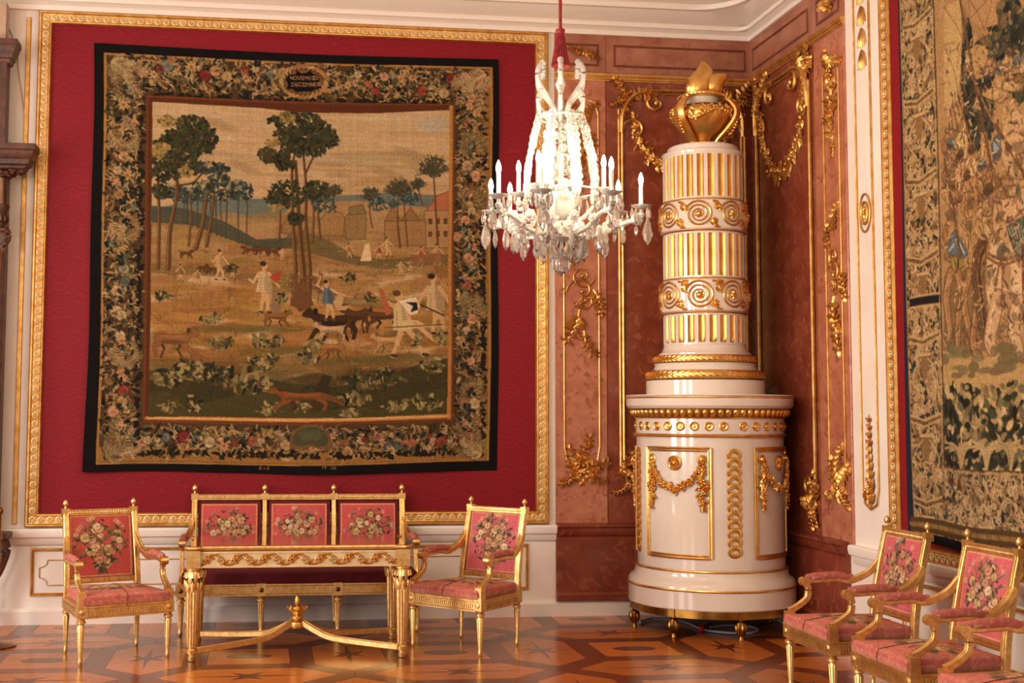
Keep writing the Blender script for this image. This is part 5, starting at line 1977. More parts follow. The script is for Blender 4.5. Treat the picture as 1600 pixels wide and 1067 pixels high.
for k in range(3):
    a, b = posts[k] + .03, posts[k + 1] - .03
    pd = M()
    pd.add([(a, BY0 + .03, .52), (b, BY0 + .03, .52), (b, BY1 + .015, .935), (a, BY1 + .015, .935), (a, BY0 + .01, .52), (b, BY0 + .01, .52), (b, BY1 - .002, .935), (a, BY1 - .002, .935)],
           [(0, 1, 2, 3), (4, 7, 6, 5), (0, 4, 5, 1), (1, 5, 6, 2), (2, 6, 7, 3), (3, 7, 4, 0)])
    pd.build('back_padding', 'red_velvet', sofa, smooth=False)
    back_panel(sofa, 201 + k, a + .022, b - .022, .545, .912, BY0 + .012, BY1 - .006, W=104, H=84, tall=False)
for s in (-1, 1):
    arm_parts(sofa, s, .810, .868, BY0 + .055, .80, SYF + .11, .655, SYF - .004, .372)

# ------------------------------------------------------------------ gilded table
TXC, TYC = .242, -1.285
table = thing('centre_table', 'gilded table with polished brown top and crossed stretcher before the sofa', 'table', (TXC, TYC, 0))
hx, hy = .688, .345
TZ = .745
tl = M()
prof = [(.020, 0), (.026, .004), (.030, .030), (.024, .036), (.024, .044), (.038, .052), (.040, .074), (.030, .084), (.032, .092),
        (.035, .096), (.044, .46), (.036, .465), (.036, .472), (.044, .478), (.046, .490), (.052, .520), (.053, .545), (.047, .570), (.040, .582), (.048, .588), (.048, .600), (.042, .606)]
fl = [0] * 9 + [.13, .13] + [0] * 11
tl.lathe(prof, 28, flute=fl)
tl.box(-.046, -.046, .604, .046, .046, TZ - .03)
for k in range(8):                       # acanthus cup under the block
    a = k * pi / 4
    tl.tube([(.042 * cos(a), .042 * sin(a), .45), (.052 * cos(a), .052 * sin(a), .50), (.055 * cos(a), .055 * sin(a), .54), (.050 * cos(a), .050 * sin(a), .575)], [.009, .012, .010, .004], n=6)
o = tl.build('leg', 'furniture_gold', table)
for k, (sx, sy) in enumerate(((-1, -1), (1, -1), (-1, 1), (1, 1))):
    (o if k == 0 else copy_part(o, table)).location = (sx * hx, sy * hy, 0)


def apron(a, b, name='apron'):
    A, B = Vector(a), Vector(b)
    d = (B - A).normalized()
    s = Vector((d.y, -d.x, 0))
    L = (B - A).length
    m = M()
    zc, h = .655, .105
    for q0, q1, z0, z1 in ((-.012, .012, -h / 2, h / 2), (.012, .018, h / 2 - .012, h / 2), (.012, .018, -h / 2, -h / 2 + .012)):
        vs = [tuple(P + s * q + Vector((0, 0, zc - A.z + z))) for P in (A, B) for q, z in ((q0, z0), (q1, z0), (q1, z1), (q0, z1))]
        m.add(vs, [(0, 1, 5, 4), (1, 2, 6, 5), (2, 3, 7, 6), (3, 0, 4, 7), (0, 3, 2, 1), (4, 5, 6, 7)])
    ap = m.build(name, 'cream_gilt', table, smooth=False)
    n = max(5, int(L / .088))
    for i in range(n):
        sc = M()
        sg = 1 if i % 2 == 0 else -1
        volute(sc, -.012, sg * .030, 0, .030, -sg, .0060, w=.004, turns=1.35, n=16)
        sc.leaf((.010, sg * .030, .002), sg * .1, .052, .024, .008)
        sc.leaf((.010, sg * .026, .002), -sg * .6, .046, .020, .008)
        sc.leaf((-.01, -sg * .020, .002), pi + sg * .4, .042, .022, .008)
        if i % 2 == 0:
            for k in range(6):
                sc.leaf((0, 0, .003), k * pi / 3, .030, .020, .008)
        c = A + d * L * (i + .5) / n + s * .012
        w_o = sc.build('vine_scroll', 'gilding', ap, angle=60, recalc=False)
        w_o.matrix_local = Matrix(((d.x, 0, s.x, c.x), (d.y, 0, s.y, c.y), (0, 1, 0, zc), (0, 0, 0, 1)))


apron((-hx + .046, -hy - .01, 0), (hx - .046, -hy - .01, 0))
apron((hx - .046, hy + .01, 0), (-hx + .046, hy + .01, 0))
apron((hx + .01, -hy + .046, 0), (hx + .01, hy - .046, 0))
apron((-hx - .01, hy - .046, 0), (-hx - .01, -hy + .046, 0))


def top_outline(g):
    pts = []
    for sx, sy in ((1, 1), (-1, 1), (-1, -1), (1, -1)):
        cxx, cyy = sx * hx, sy * hy
        arc = []
        r = .062 + g
        e = hx + .030 + g - hx
        a0 = math.atan2(sy, sx)
        for k in range(9):
            a = a0 - pi * .62 + k / 8 * pi * 1.24
            arc.append((cxx + r * cos(a), cyy + r * sin(a)))
        pts += arc
    return pts


tt = M()
pr = [(-.012, 0), (.000, .006), (.004, .014), (.000, .022), (-.004, .026)]
ol = [[(x, y, TZ - .030 + z) for x, y in top_outline(g)] for g, z in pr]
n = len(ol[0])
tt.add([p for r_ in ol for p in r_], [(k * n + i, k * n + (i + 1) % n, (k + 1) * n + (i + 1) % n, (k + 1) * n + i) for k in range(len(pr) - 1) for i in range(n)] + [tuple(range(n))[::-1], tuple(range((len(pr) - 1) * n, len(pr) * n))])
tt.build('top_moulding', 'furniture_gold', table, angle=30)
M().prism(top_outline(-.016), TZ - .006, TZ).build('table_top', 'tabletop_wood', table, smooth=False)
for sx in (-1, 1):
    for sy in (-1, 1):
        st = spline([(sx * hx * .97, sy * hy * .97, .066), (sx * hx * .55, sy * hy * .55, .082), (sx * .22, sy * .11, .100), (sx * .13, sy * .065, .135), (sx * .04, sy * .02, .185)], 6)
        M().tube(st, .019, prof=SQP).build('stretcher', 'furniture_gold', table)
hub = M().lathe([(.030, .140), (.052, .150), (.058, .170), (.054, .190), (.040, .198), (.030, .206), (.044, .216), (.044, .228), (.026, .238), (.022, .246), (.040, .262), (.048, .280), (.046, .292), (.024, .300), (.016, .306),
                 (.020, .320), (.018, .345), (.008, .372), (.002, .382)], 20)
for k in range(8):
    a = k * pi / 4
    hub.tube([(.026 * cos(a), .026 * sin(a), .250), (.050 * cos(a), .050 * sin(a), .272), (.068 * cos(a), .068 * sin(a), .296), (.070 * cos(a), .070 * sin(a), .280)], [.009, .010, .008, .006], n=6)
hub.build('urn_finial', 'bright_gold', table)

# ------------------------------------------------------------------ white and gold tiled stove in the corner
STX, STY = 3.405, -.680
stove = thing('tiled_stove', 'tall round white glazed stove with gilded column and flaming urn in the corner', 'stove', (STX, STY, 0))
RB = .556
AFR = math.radians(-136.5)          # the panel that faces the room


def cyl(r, a0):
    def T(p):
        a = a0 + p[0] / r
        return ((r + p[2]) * cos(a), (r + p[2]) * sin(a), p[1])
    return T


def band_lathe(prof, name, material, n=72, label=None, angle=30):
    return M().lathe(prof, n).build(name, material, stove, label=label, angle=angle)


band_lathe([(.585, .150), (.615, .150), (.615, .205), (.585, .205)], 'brass_band', 'brass')
band_lathe([(.50, .205), (.625, .206), (.630, .214), (.630, .338), (.60, .340)], 'plinth', 'glazed_white')
band_lathe([(.60, .338), (.634, .339), (.638, .347), (.634, .356), (.60, .357)], 'gilt_band', 'bright_gold')
band_lathe([(.58, .356), (.628, .356), (.622, .385), (.606, .405), (.585, .420), (.576, .445), (.575, .470), (.54, .470)], 'plinth_cove', 'glazed_white', angle=50)
band_lathe([(.55, .470), (.577, .471), (.580, .478), (.576, .486), (.55, .487)], 'gilt_band', 'bright_gold')
band_lathe([(.50, .486), (RB, .487), (RB, 1.452), (.50, 1.453)], 'body', 'glazed_white')
band_lathe([(.54, 1.450), (.572, 1.452), (.578, 1.460), (.572, 1.468), (.574, 1.474), (.54, 1.476)], 'gilt_band', 'bright_gold')
band_lathe([(.50, 1.474), (.562, 1.475), (.562, 1.590), (.50, 1.591)], 'frieze', 'glazed_white')
band_lathe([(.54, 1.588), (.572, 1.589), (.576, 1.597), (.570, 1.602), (.54, 1.603)], 'gilt_band', 'bright_gold')
band_lathe([(.52, 1.600), (.575, 1.601), (.598, 1.64), (.604, 1.662), (.52, 1.664)], 'egg_moulding', 'dull_gold')
band_lathe([(.40, 1.662), (.615, 1.664), (.632, 1.684), (.636, 1.738), (.628, 1.742), (.628, 1.752), (.636, 1.758), (.630, 1.766), (.40, 1.767)], 'cap_plate', 'glazed_white')
band_lathe([(.60, 1.738), (.637, 1.739), (.639, 1.744), (.637, 1.750), (.60, 1.751)], 'gilt_band', 'bright_gold')
egg = M().ball((0, 0, 0), .016, .022, .030, 8, 6).build('egg_ornament', 'bright_gold', stove)
first = True
for k in range(-36, 1):
    a = math.radians(-15 + k * 5.4)
    mt = Matrix.Translation((.592 * cos(a), .592 * sin(a), 1.630)) @ Matrix.Rotation(a, 4, 'Z') @ Matrix.Rotation(.35, 4, 'Y')
    if first:
        egg.matrix_local = mt
        first = False
    else:
        copy_part(egg, stove, mt)
ros = M().lathe([(.031, 0), (.034, .006), (.028, .010), (.022, .006), (.014, .006), (.010, .013), (.002, .015)], 14)
ros = ros.build('frieze_rosette', 'bright_gold', stove)
first = True
for q in range(-2, 2):
    for k in range(8):
        a = AFR + math.radians(90 * q) + math.radians((k - 3.5) * 10.7)
        if not (-235 < math.degrees(a) < 25):
            continue
        mt = Matrix.Translation((.561 * cos(a), .561 * sin(a), 1.532)) @ Matrix.Rotation(a, 4, 'Z') @ Matrix.Rotation(pi / 2, 4, 'Y')
        if first:
            ros.matrix_local = mt
            first = False
        else:
            copy_part(ros, stove, mt)


def stove_panel(q, seed):
    a0 = AFR + q * pi / 2
    T = cyl(RB, a0)
    w, z0, z1 = math.radians(28.0) * RB, .575, 1.372
    lab = None
    fr = M(T)
    edge = [(u, z0) for u in np.linspace(-w, w, 17)] + [(w, z) for z in (z0 + .2, z1 - .2)] + [(u, z1) for u in np.linspace(w, -w, 17)] + [(-w, z) for z in (z1 - .2, z0 + .2)]
    for off, r in ((0, .011), (.019, .008)):
        fr.tube([(u * (1 - off / w), (z - (z0 + z1) / 2) * (1 - off / ((z1 - z0) / 2)) + (z0 + z1) / 2, .004) for u, z in edge], r, n=6, closed=True, up=(0, 0, 1))
    fr.build('panel_frame', 'bright_gold', stove)
    rnd = random.Random(seed)
    g = M(T)
    kx, kz = w * .76, z1 - .085
    garland(g, [(-kx, kz), (-kx * .7, kz - .13), (-kx * .3, kz - .20), (0, kz - .215), (kx * .3, kz - .20), (kx * .7, kz - .13), (kx, kz)], .040, rnd, w=.020, step=.014)
    g.build('swag', 'bright_gold', stove, angle=60, recalc=False)
    for s in (-1, 1):
        g = M(T)
        garland(g, [(s * kx, kz), (s * kx, kz - .12), (s * kx * 1.01, kz - .24), (s * kx * 1.01, kz - .37)], .044, rnd, w=.018, step=.014)
        g.build('hanging_garland', 'bright_gold', stove, angle=60, recalc=False)
        g = M(T)
        g.ball((s * kx, kz + .004, .014), .024, .024, .020, 12, 8)
        g.tube([(s * kx + .029 * cos(t), kz + .004 + .029 * sin(t), .006) for t in np.linspace(0, 2 * pi, 15)[:-1]], .007, n=6, closed=True)
        g.build('swag_knob', 'bright_gold', stove)
    g = M(T)
    g.tube([(.046 * cos(t), z1 - .110 + .046 * sin(t), .008) for t in np.linspace(0, 2 * pi, 21)[:-1]], .010, n=6, closed=True)
    for k in range(8):
        g.leaf((0, z1 - .110, .004), k * pi / 4, .042, .030, .012)
    g.ball((0, z1 - .110, .012), .016, .016, .014, 10, 6)
    g.build('panel_rosette', 'bright_gold', stove, angle=60, recalc=False)


stove_panel(0, 61)
stove_panel(1, 62)
stove_panel(-1, 63)
gr_ = M()
gr_.tube([(.0390 * cos(t), .0315 * sin(t), .002) for t in np.linspace(0, 2 * pi, 21)[:-1]], .0180, n=8, closed=True, up=(0, 0, 1), sq=.42)
gr_ = gr_.build('guilloche_ring', 'bright_gold', stove)
first = True
for da in (-45, 45):
    a = AFR + math.radians(da)
    for k in range(12):
        tilt = Matrix.Rotation(.10, 4, 'X')
        mt = Matrix.Translation((RB * cos(a), RB * sin(a), .625 + k * .0635)) @ Matrix.Rotation(a + pi / 2, 4, 'Z') @ Matrix.Rotation(pi / 2, 4, 'X') @ tilt
        if first:
            gr_.matrix_local = mt
            first = False
        else:
            copy_part(gr_, stove, mt)
# feet
ft = M().lathe([(.010, 0), (.020, .002), (.016, .020), (.012, .030), (.018, .036), (.034, .052), (.044, .078), (.044, .094), (.034, .120), (.018, .136), (.014, .142), (.022, .146), (.022, .156)], 24,
               flute=[0, 0, 0, 0, 0, .14, .16, .16, .14, 0, 0, 0, 0])
ft.box(-.028, -.028, .150, .028, .028, .158)
ft.box(.016, -.024, .150, .036, .024, .206)
ft = ft.build('ball_foot', 'brass', stove)
for k, a in enumerate((-188, -137, -89, -41, 20, 100)):
    a = math.radians(a)
    mt = Matrix.Translation((.588 * cos(a), .588 * sin(a), 0)) @ Matrix.Rotation(a, 4, 'Z')
    if k == 0:
        ft.matrix_local = mt
    else:
        copy_part(ft, stove, mt)
# the column, set slightly towards the room
OX, OY = -.025, .015


def col_lathe(prof, name, material, n=72, angle=30):
    o = M().lathe(prof, n).build(name, material, stove, angle=angle)
    o.location = (OX, OY, 0)
    return o


col_lathe([(.30, 1.766), (.452, 1.767), (.452, 1.876), (.44, 1.880), (.30, 1.881)], 'column_plinth', 'glazed_white')
def torus_leaf(z, r, t, name):
    col_lathe([(r - .05, z - t)] + [(r + t * .75 * cos(b), z + t * sin(b)) for b in np.linspace(-pi / 2, pi / 2, 9)] + [(r - .05, z + t)], name, 'bright_gold', angle=60)
    m = M()
    for k in range(56):
        a = k / 56 * 2 * pi
        for s in (-1, 1):
            p0 = Vector(((r + t * .7) * cos(a), (r + t * .7) * sin(a), z))
            p1 = Vector(((r + t * .62) * cos(a + .10), (r + t * .62) * sin(a + .10), z + s * t * .75))
            m.tube([p0, (p0 + p1) / 2 + Vector((cos(a), sin(a), 0)) * .006, p1], [.006, .009, .003], n=5)
    o = m.build('laurel_leaves', 'bright_gold', stove, angle=60)
    o['kind'] = 'stuff'
    o.location = (OX, OY, 0)


torus_leaf(1.918, .425, .034, 'laurel_torus')
col_lathe([(.30, 1.948), (.412, 1.949), (.395, 1.962), (.384, 1.990), (.388, 2.008), (.30, 2.012)], 'column_scotia', 'glazed_white')
torus_leaf(2.040, .372, .030, 'laurel_torus')
col_lathe([(.25, 2.066), (.352, 2.067), (.352, 2.086), (.330, 2.100), (.318, 2.130), (.314, 2.145), (.25, 2.146)], 'column_foot', 'glazed_white', angle=40)


def drum(z0, z1, r, round_low=False):
    m = M().lathe([(r - .030, z0), (r - .028, z0 + .001), (r - .028, z1 - .001), (r - .030, z1)], 48)
    for zz in ((z0, z0 + .016), (z1 - .016, z1)):
        m.lathe([(r - .04, zz[0]), (r, zz[0]), (r, zz[1]), (r - .04, zz[1])], 96)
    for k in range(24):
        a = k / 24 * 2 * pi
        h = math.radians(2.6)
        m.add([((r + d) * cos(a + s * h), (r + d) * sin(a + s * h), z) for z in (z0, z1) for d, s in ((-.04, -1), (0, -1), (0, 1), (-.04, 1))],
              [(0, 1, 5, 4), (1, 2, 6, 5), (2, 3, 7, 6), (3, 0, 4, 7), (0, 3, 2, 1), (4, 5, 6, 7)])
    o = m.build('fluted_drum', 'glazed_white', stove, smooth=False)
    o.location = (OX, OY, 0)
    fl = M()
    hw = math.radians(4.9)
    prof = [(-hw, r - .006), (-hw * .6, r - .017), (0, r - .021), (hw * .6, r - .017), (hw, r - .006)]
    zs = [(z0 + .016, 1.0), (z1 - .014, 1.0)]
    if round_low:
        zs = [(z0 + .020, .25), (z0 + .030, .65), (z0 + .046, .92), (z0 + .062, 1.0), (z1 - .014, 1.0)]
    vs = [(rr * cos(b * f), rr * sin(b * f), z) for z, f in zs for b, rr in prof]
    fl.add(vs, [(k * 5 + i, k * 5 + i + 1, (k + 1) * 5 + i + 1, (k + 1) * 5 + i) for k in range(len(zs) - 1) for i in range(4)])
    f0 = fl.build('gilt_flute', 'flute_gold', stove, angle=60)
    for k in range(24):
        mt = Matrix.Translation((OX, OY, 0)) @ Matrix.Rotation((k + .5) / 24 * 2 * pi, 4, 'Z')
        if k == 0:
            f0.matrix_local = mt
        else:
            copy_part(f0, stove, mt)


drum(2.146, 2.385, .314, True)
drum(2.655, 3.010, .312)
drum(3.262, 3.620, .308)


def scroll_band(z0, z1, r, seed):
    zc = (z0 + z1) / 2
    col_lathe([(r - .05, z0), (r - .012, z0 + .001), (r, z0 + .012), (r, z1 - .012), (r - .012, z1 - .001), (r - .05, z1)], 'scroll_band', 'glazed_white')
    for z in (z0 - .002, z1 + .002):
        col_lathe([(r - .05, z - .009), (r - .014, z - .009), (r - .006, z), (r - .014, z + .009), (r - .05, z + .009)], 'gilt_band', 'bright_gold')
    T0 = cyl(r, 0)
    m = M(T0)
    rnd = random.Random(seed)
    H = (z1 - z0) * .5
    P = r * 2 * pi / 8
    R = H * .90
    pts = []
    for k in range(46):
        t = k / 45
        rr = R * (1 - .84 * t)
        a = pi * .9 - t * 2.9 * 2 * pi
        pts.append((rr * cos(a), zc + rr * sin(a), .004))
    m.tube(pts, [.0095 * (1 - .4 * k / 45) for k in range(46)], n=6, up=(0, 0, 1))
    m.ball((0, zc, .006), .022, .022, .014, 10, 6)
    for k in range(7):
        m.leaf((0, zc, .004), k * 2 * pi / 7, .034, .018, .010)
    m.tube(spline([(-R * .95, zc + R * .2, .004), (-R * 1.12, zc + R * .8, .004), (-R * 1.5, zc + R * .95, .003)], 5), .009, n=6)
    m.tube(spline([(R * .98, zc - R * .3, .004), (R * 1.18, zc - R * .9, .004), (R * 1.5, zc - R * .95, .003)], 5), .009, n=6)
    for s in (-1, 1):
        for q in range(3):
            m.leaf((s * P * .44, zc + s * R * .85 - s * q * .02, .002), pi / 2 - s * pi * .5 + rnd.uniform(-.7, .7), .075, .034, .010)
    o = m.build('spiral_scroll', 'bright_gold', stove, angle=60)
    for k in range(8):
        mt = Matrix.Translation((OX, OY, 0)) @ Matrix.Rotation(k / 8 * 2 * pi + .35, 4, 'Z')
        if k == 0:
            o.matrix_local = mt
        else:
            copy_part(o, stove, mt)


scroll_band(2.395, 2.645, .336, 3)
scroll_band(3.020, 3.252, .334, 4)
col_lathe([(.20, 3.618), (.312, 3.620), (.314, 3.640), (.306, 3.652), (.275, 3.656), (.272, 3.690), (.262, 3.702), (.16, 3.704)], 'column_cap', 'glazed_white')
# urn
uz = 3.70
urn = col_lathe([(.105, uz), (.120, uz + .010), (.090, uz + .024), (.070, uz + .050), (.082, uz + .070), (.110, uz + .095), (.165, uz + .140), (.212, uz + .195), (.232, uz + .240), (.236, uz + .268), (.222, uz + .300), (.195, uz + .318), (.155, uz + .330)], 'urn_bowl', 'bright_gold', angle=50)
col_lathe([(.08, uz + .328), (.190, uz + .326), (.170, uz + .336), (.140, uz + .342), (.132, uz + .360), (.134, uz + .392), (.08, uz + .393)], 'urn_neck', 'glazed_white')
rim = M().lathe([(.10, uz + .390), (.165, uz + .392), (.182, uz + .402), (.184, uz + .416), (.170, uz + .424), (.140, uz + .432), (.10, uz + .433)], 40)
for k in range(36):
    a = k / 36 * 2 * pi
    rim.ball((.184 * cos(a), .184 * sin(a), uz + .404), .010, .010, .010, 6, 4)
o = rim.build('urn_rim', 'bright_gold', stove)
o.location = (OX, OY, 0)
rnd = random.Random(9)
uh = []
base_a = math.radians(-109)
for k, da in enumerate((-38, 74, 186)):
    a = base_a + math.radians(da)
    T = lambda r_, z_: (r_ * cos(a), r_ * sin(a), uz + z_)
    m = M()
    P = spline([T(.10, .01), T(.13, .06), T(.20, .13), T(.262, .21), T(.275, .28), T(.235, .345), T(.20, .375), T(.205, .40)], 6)
    m.tube(P, [.030 + .018 * sin(pi * i / (len(P) - 1)) for i in range(len(P))], n=8, sq=.5, up=(cos(a), sin(a), .2))
    m.ball(T(.215, .372), .026, .026, .026, 10, 6)
    m.ball(T(.11, .02), .036, .036, .028, 10, 6)
    for i in range(10):
        zz = .10 + i * .022
        m.ball(T(.19 + .09 * sin((zz - .05) * 9), zz), .016, .016, .012, 7, 5)
    o = m.build('urn_handle', 'bright_gold', stove, angle=60)
    o.location = (OX, OY, 0)
m = M()
for k in range(150):
    a = rnd.uniform(0, 2 * pi)
    z = .205 + .075 * abs(sin(a * 1.5)) + rnd.uniform(-.022, .022)
    r = .228 + rnd.uniform(-.002, .014)
    m.ball((r * cos(a), r * sin(a), uz + z), *(rnd.uniform(.010, .020) for _ in range(3)), 7, 5)
m.tube([(.224 * cos(t), .224 * sin(t), uz + .205 + .075 * abs(sin(t * 1.5))) for t in np.linspace(0, 2 * pi, 49)[:-1]], .018, n=6, closed=True)
o = m.build('urn_garland', 'bright_gold', stove, angle=60)
o['kind'] = 'stuff'
o.location = (OX, OY, 0)
m = M()
for k in range(20):
    a = k / 20 * 2 * pi
    m.tube([((.236 - .03 * abs(t - .4)) * cos(a), (.236 - .03 * abs(t - .4)) * sin(a), uz + .235 + .085 * t) for t in (0, .3, .6, 1.0)], [.012, .022, .024, .012], n=6)
o = m.build('urn_gadroons', 'bright_gold', stove, angle=60)
o.location = (OX, OY, 0)
# flame: twisted tongues blown to the right
vx, vy = _r[0], _r[1]
m = M()
for lean, h, w, off in ((.060, .285, .105, -.030), (.185, .165, .095, .030), (-.060, .150, .060, -.050), (.030, .150, .090, .020)):
    P, rad = [], []
    for k in range(12):
        t = k / 11
        l = off + lean * (t ** 1.3) + .022 * sin(t * 5 + off * 40)
        d = .02 * sin(t * 4 + off * 70)
        P.append((l * vx - d * vy, l * vy + d * vx, uz + .425 + h * t))
        rad.append(w * (1.0 - t ** 2.2) ** .5 * (.55 + .45 * sin(pi * min(1, t * 1.1))) + .006)
    m.tube(P, rad, n=12, sq=.62, up=(-vy, vx, .1))
o = m.build('flame', 'bright_gold', stove, angle=70)
o.location = (OX, OY, 0)
# loose things under and on the stove
cpts = [on_floor(1000, 972, .012), on_floor(1020, 966, .012), on_floor(1052, 968, .012), on_floor(1076, 974, .012), on_floor(1096, 983, .012), on_floor(1130, 988, .012), on_floor(1170, 989, .012), on_floor(1184, 984, .012), on_floor(1172, 979, .012), on_floor(1140, 977, .012), on_floor(1110, 980, .012)]
tag(M().tube(spline([tuple(p) for p in cpts], 6), .009, n=8).build('cable', 'grey_cable'), 'grey cable looped on the floor under the white stove', 'cable')
p = on_floor(1095, 980, .03)
plug = M()
plug.lathe([(.004, -.022), (.020, -.020), (.022, -.012), (.022, .014), (.016, .020), (.004, .022)], 14)
plug.box(-.010, -.034, -.014, .010, -.018, .014)
o = plug.build('plug', 'red_plastic')
o.location = (p[0], p[1], .0225)
tag(o, 'small red plug lying among the cables under the stove', 'plug')
m = M()
rnd = random.Random(4)
for k in range(70):
    P = [Vector((0, 0, .004))]
    d = Vector((rnd.uniform(-1, 1), rnd.uniform(-1, 1), rnd.uniform(.1, .5))).normalized()
    for q in range(5):
        d = (d + Vector((rnd.uniform(-.6, .6), rnd.uniform(-.6, .6), rnd.uniform(-.35, .25)))).normalized()
        nx = P[-1] + d * .022
        nx.z = max(.003, nx.z)
        nx.x, nx.y = max(-.085, min(.085, nx.x)), max(-.085, min(.085, nx.y))
        P.append(nx)
    m.tube([tuple(q) for q in P], .0016, n=3)
o = m.build('dry_plant_tuft', 'dry_plant', recalc=False)
o.location = (STX + .50, STY + .10, 1.767)
tag(o, 'dusty tuft of dry stalks on the rim of the white stove', 'dry plant')

# ------------------------------------------------------------------ crystal chandelier
CYY = -3.60
_ax = on_back(876.5, 380, CYY)
CXX = float(_ax[0])
DEP = float((np.array([CXX, CYY, 2.6]) - CAM) @ _w)
S = DEP / F_PX                                   # metres per photo pixel at the chandelier
cz = lambda y: float(on_back(876.5, y, CYY)[2])
chand = thing('chandelier', 'crystal chandelier with lit candles on a red tasselled cord', 'chandelier', (CXX, CYY, 0))
M().tube([(0, 0, 5.24), (0, 0, cz(45))], .009, n=10).build('cord', 'red_silk', chand)
tz = cz(104)
H_ = cz(46) - tz
ts = M()
ts.lathe([(.010, tz + H_ + .004), (.024, tz + H_), (.026, tz + H_ - .012), (.022, tz + H_ - .020), (.020, tz + H_ - .026)], 20)
ts.lathe([(.020, tz + H_ - .020), (.028, tz + H_ * .72), (.040, tz + H_ * .35), (.050, tz + H_ * .05), (.052, tz), (.02, tz + .004)], 36, flute=[.1, .14, .14, .14, .14, 0])
ts.build('tassel', 'red_silk', chand)
stem = M().lathe([(.010, cz(100)), (.014, cz(120)), (.030, cz(132)), (.012, cz(146)), (.022, cz(165)), (.040, cz(180)), (.014, cz(192)), (.012, cz(230)), (.030, cz(246)), (.034, cz(262)), (.014, cz(276)), (.014, cz(296)),
                  (.06, cz(301)), (.076, cz(318)), (.06, cz(336)), (.020, cz(345)), (.030, cz(356)), (.060, cz(372)), (.016, cz(380))], 20)
stem.build('stem', 'crystal', chand)
M().lathe([(.022, cz(386)), (.024, cz(384)), (.024, cz(379)), (.02, cz(378))], 16).build('stem_socket', 'black_iron', chand)
bb = M()
bz = cz(412)
bb.lathe([(.004, bz - .066), (.010, bz - .058), (.030, bz - .045), (.052, bz - .020), (.055, bz), (.050, bz + .022), (.030, bz + .045), (.012, bz + .055), (.020, bz + .064), (.012, bz + .085)], 20, flute=[0, 0, .1, .1, .1, .1, .1, 0, 0, 0])
bb.build('bottom_ball', 'clear_crystal', chand)


def drop_mesh(L, W):                 # faceted almond drop hanging from the origin
    return M().lathe([(.0015, 0), (W * .16, -L * .05), (W * .12, -L * .12), (W * .34, -L * .30), (W * .5, -L * .58), (W * .36, -L * .82), (.001, -L)], 6)


DROPS = [drop_mesh(l, w).build('crystal_drop', 'clear_crystal', chand, smooth=False) for l, w in ((.145, .058), (.100, .044), (.075, .026))]
for q in DROPS:
    q.data.name = 'crystal_drop'
used = [False] * 3


def hang(k, x, y, z, parent, rz=0.0, sc=1.0):
    mt = Matrix.Translation((x, y, z)) @ Matrix.Rotation(rz, 4, 'Z') @ Matrix.Diagonal((sc, sc * .55, sc, 1))
    if not used[k] and parent is chand:
        used[k] = True
        DROPS[k].matrix_local = mt
        return DROPS[k]
    c = copy_part(DROPS[k], parent, mt)
    return c


bead = M()
for k in range(7):
    a = k * 2 * pi / 7
    bead.ball((.016 * cos(a), 0, .016 * sin(a)), .011, .008, .011, 6, 4)
bead.ball((0, -.004, 0), .012, .011, .012, 8, 5)
bead = bead.build('crystal_rosette', 'crystal', chand, angle=30)
bead_used = [False]


def put_bead(x, y, z, rz, sc):
    mt = Matrix.Translation((x, y, z)) @ Matrix.Rotation(rz, 4, 'Z') @ Matrix.Diagonal((sc, sc, sc, 1))
    if not bead_used[0]:
        bead_used[0] = True
        bead.matrix_local = mt
    else:
        copy_part(bead, chand, mt)


rnd = random.Random(77)
# crown scrolls at the top
for k in range(6):
    a = k * pi / 3 + .3
    T = lambda r_, z_: (r_ * cos(a), r_ * sin(a), z_)
    m = M().tube(spline([T(.015, cz(182)), T(.06, cz(160)), T(.10, cz(146)), T(.135, cz(132)), T(.140, cz(116)), T(.118, cz(104)), T(.104, cz(112)), T(.110, cz(120))], 5), .014, n=8)
    m.ball(T(.108, cz(102)), .018, .018, .018, 8, 6)
    m.ball(T(.140, cz(128)), .014, .014, .014, 8, 6)
    m.build('crown_scroll', 'crystal', chand)
    m = M().tube(spline([T(.02, cz(196)), T(.08, cz(182)), T(.128, cz(172)), T(.138, cz(156)), T(.118, cz(146))], 5), .012, n=8)
    m.ball(T(.120, cz(145)), .015, .015, .015, 8, 6)
    m.build('crown_scroll', 'crystal', chand)
# frame rings, crystal chains from crown to rim
def ringz(r, z, t, name):
    M().tube([(r * cos(b), r * sin(b), z) for b in np.linspace(0, 2 * pi, 33)[:-1]], t, n=6, closed=True).build(name, 'crystal', chand)


ringz(.125, cz(184), .007, 'frame_ring')
ringz(.200, cz(300), .006, 'frame_ring')
for k in range(8):
    a = k * pi / 4 + .2
    for j in range(12):
        t = j / 11
        r = .125 + .078 * t + .015 * sin(t * pi) - .03 * max(0, t - .8)
        z = cz(186) + (cz(306) - cz(186)) * t
        put_bead(r * cos(a), r * sin(a), z, a + pi / 2, rnd.uniform(1.05, 1.55))
    hang(1, .205 * cos(a), .205 * sin(a), cz(306), chand, a, 1.0)
for k in range(6):
    a = k * pi / 3 + .5
    for j in range(6):
        t = j / 5
        put_bead((.035 + .05 * t) * cos(a), (.035 + .05 * t) * sin(a), cz(196) + (cz(290) - cz(196)) * t, a + pi / 2, rnd.uniform(.9, 1.4))
    hang(0, .10 * cos(a), .10 * sin(a), cz(250), chand, a, .7)
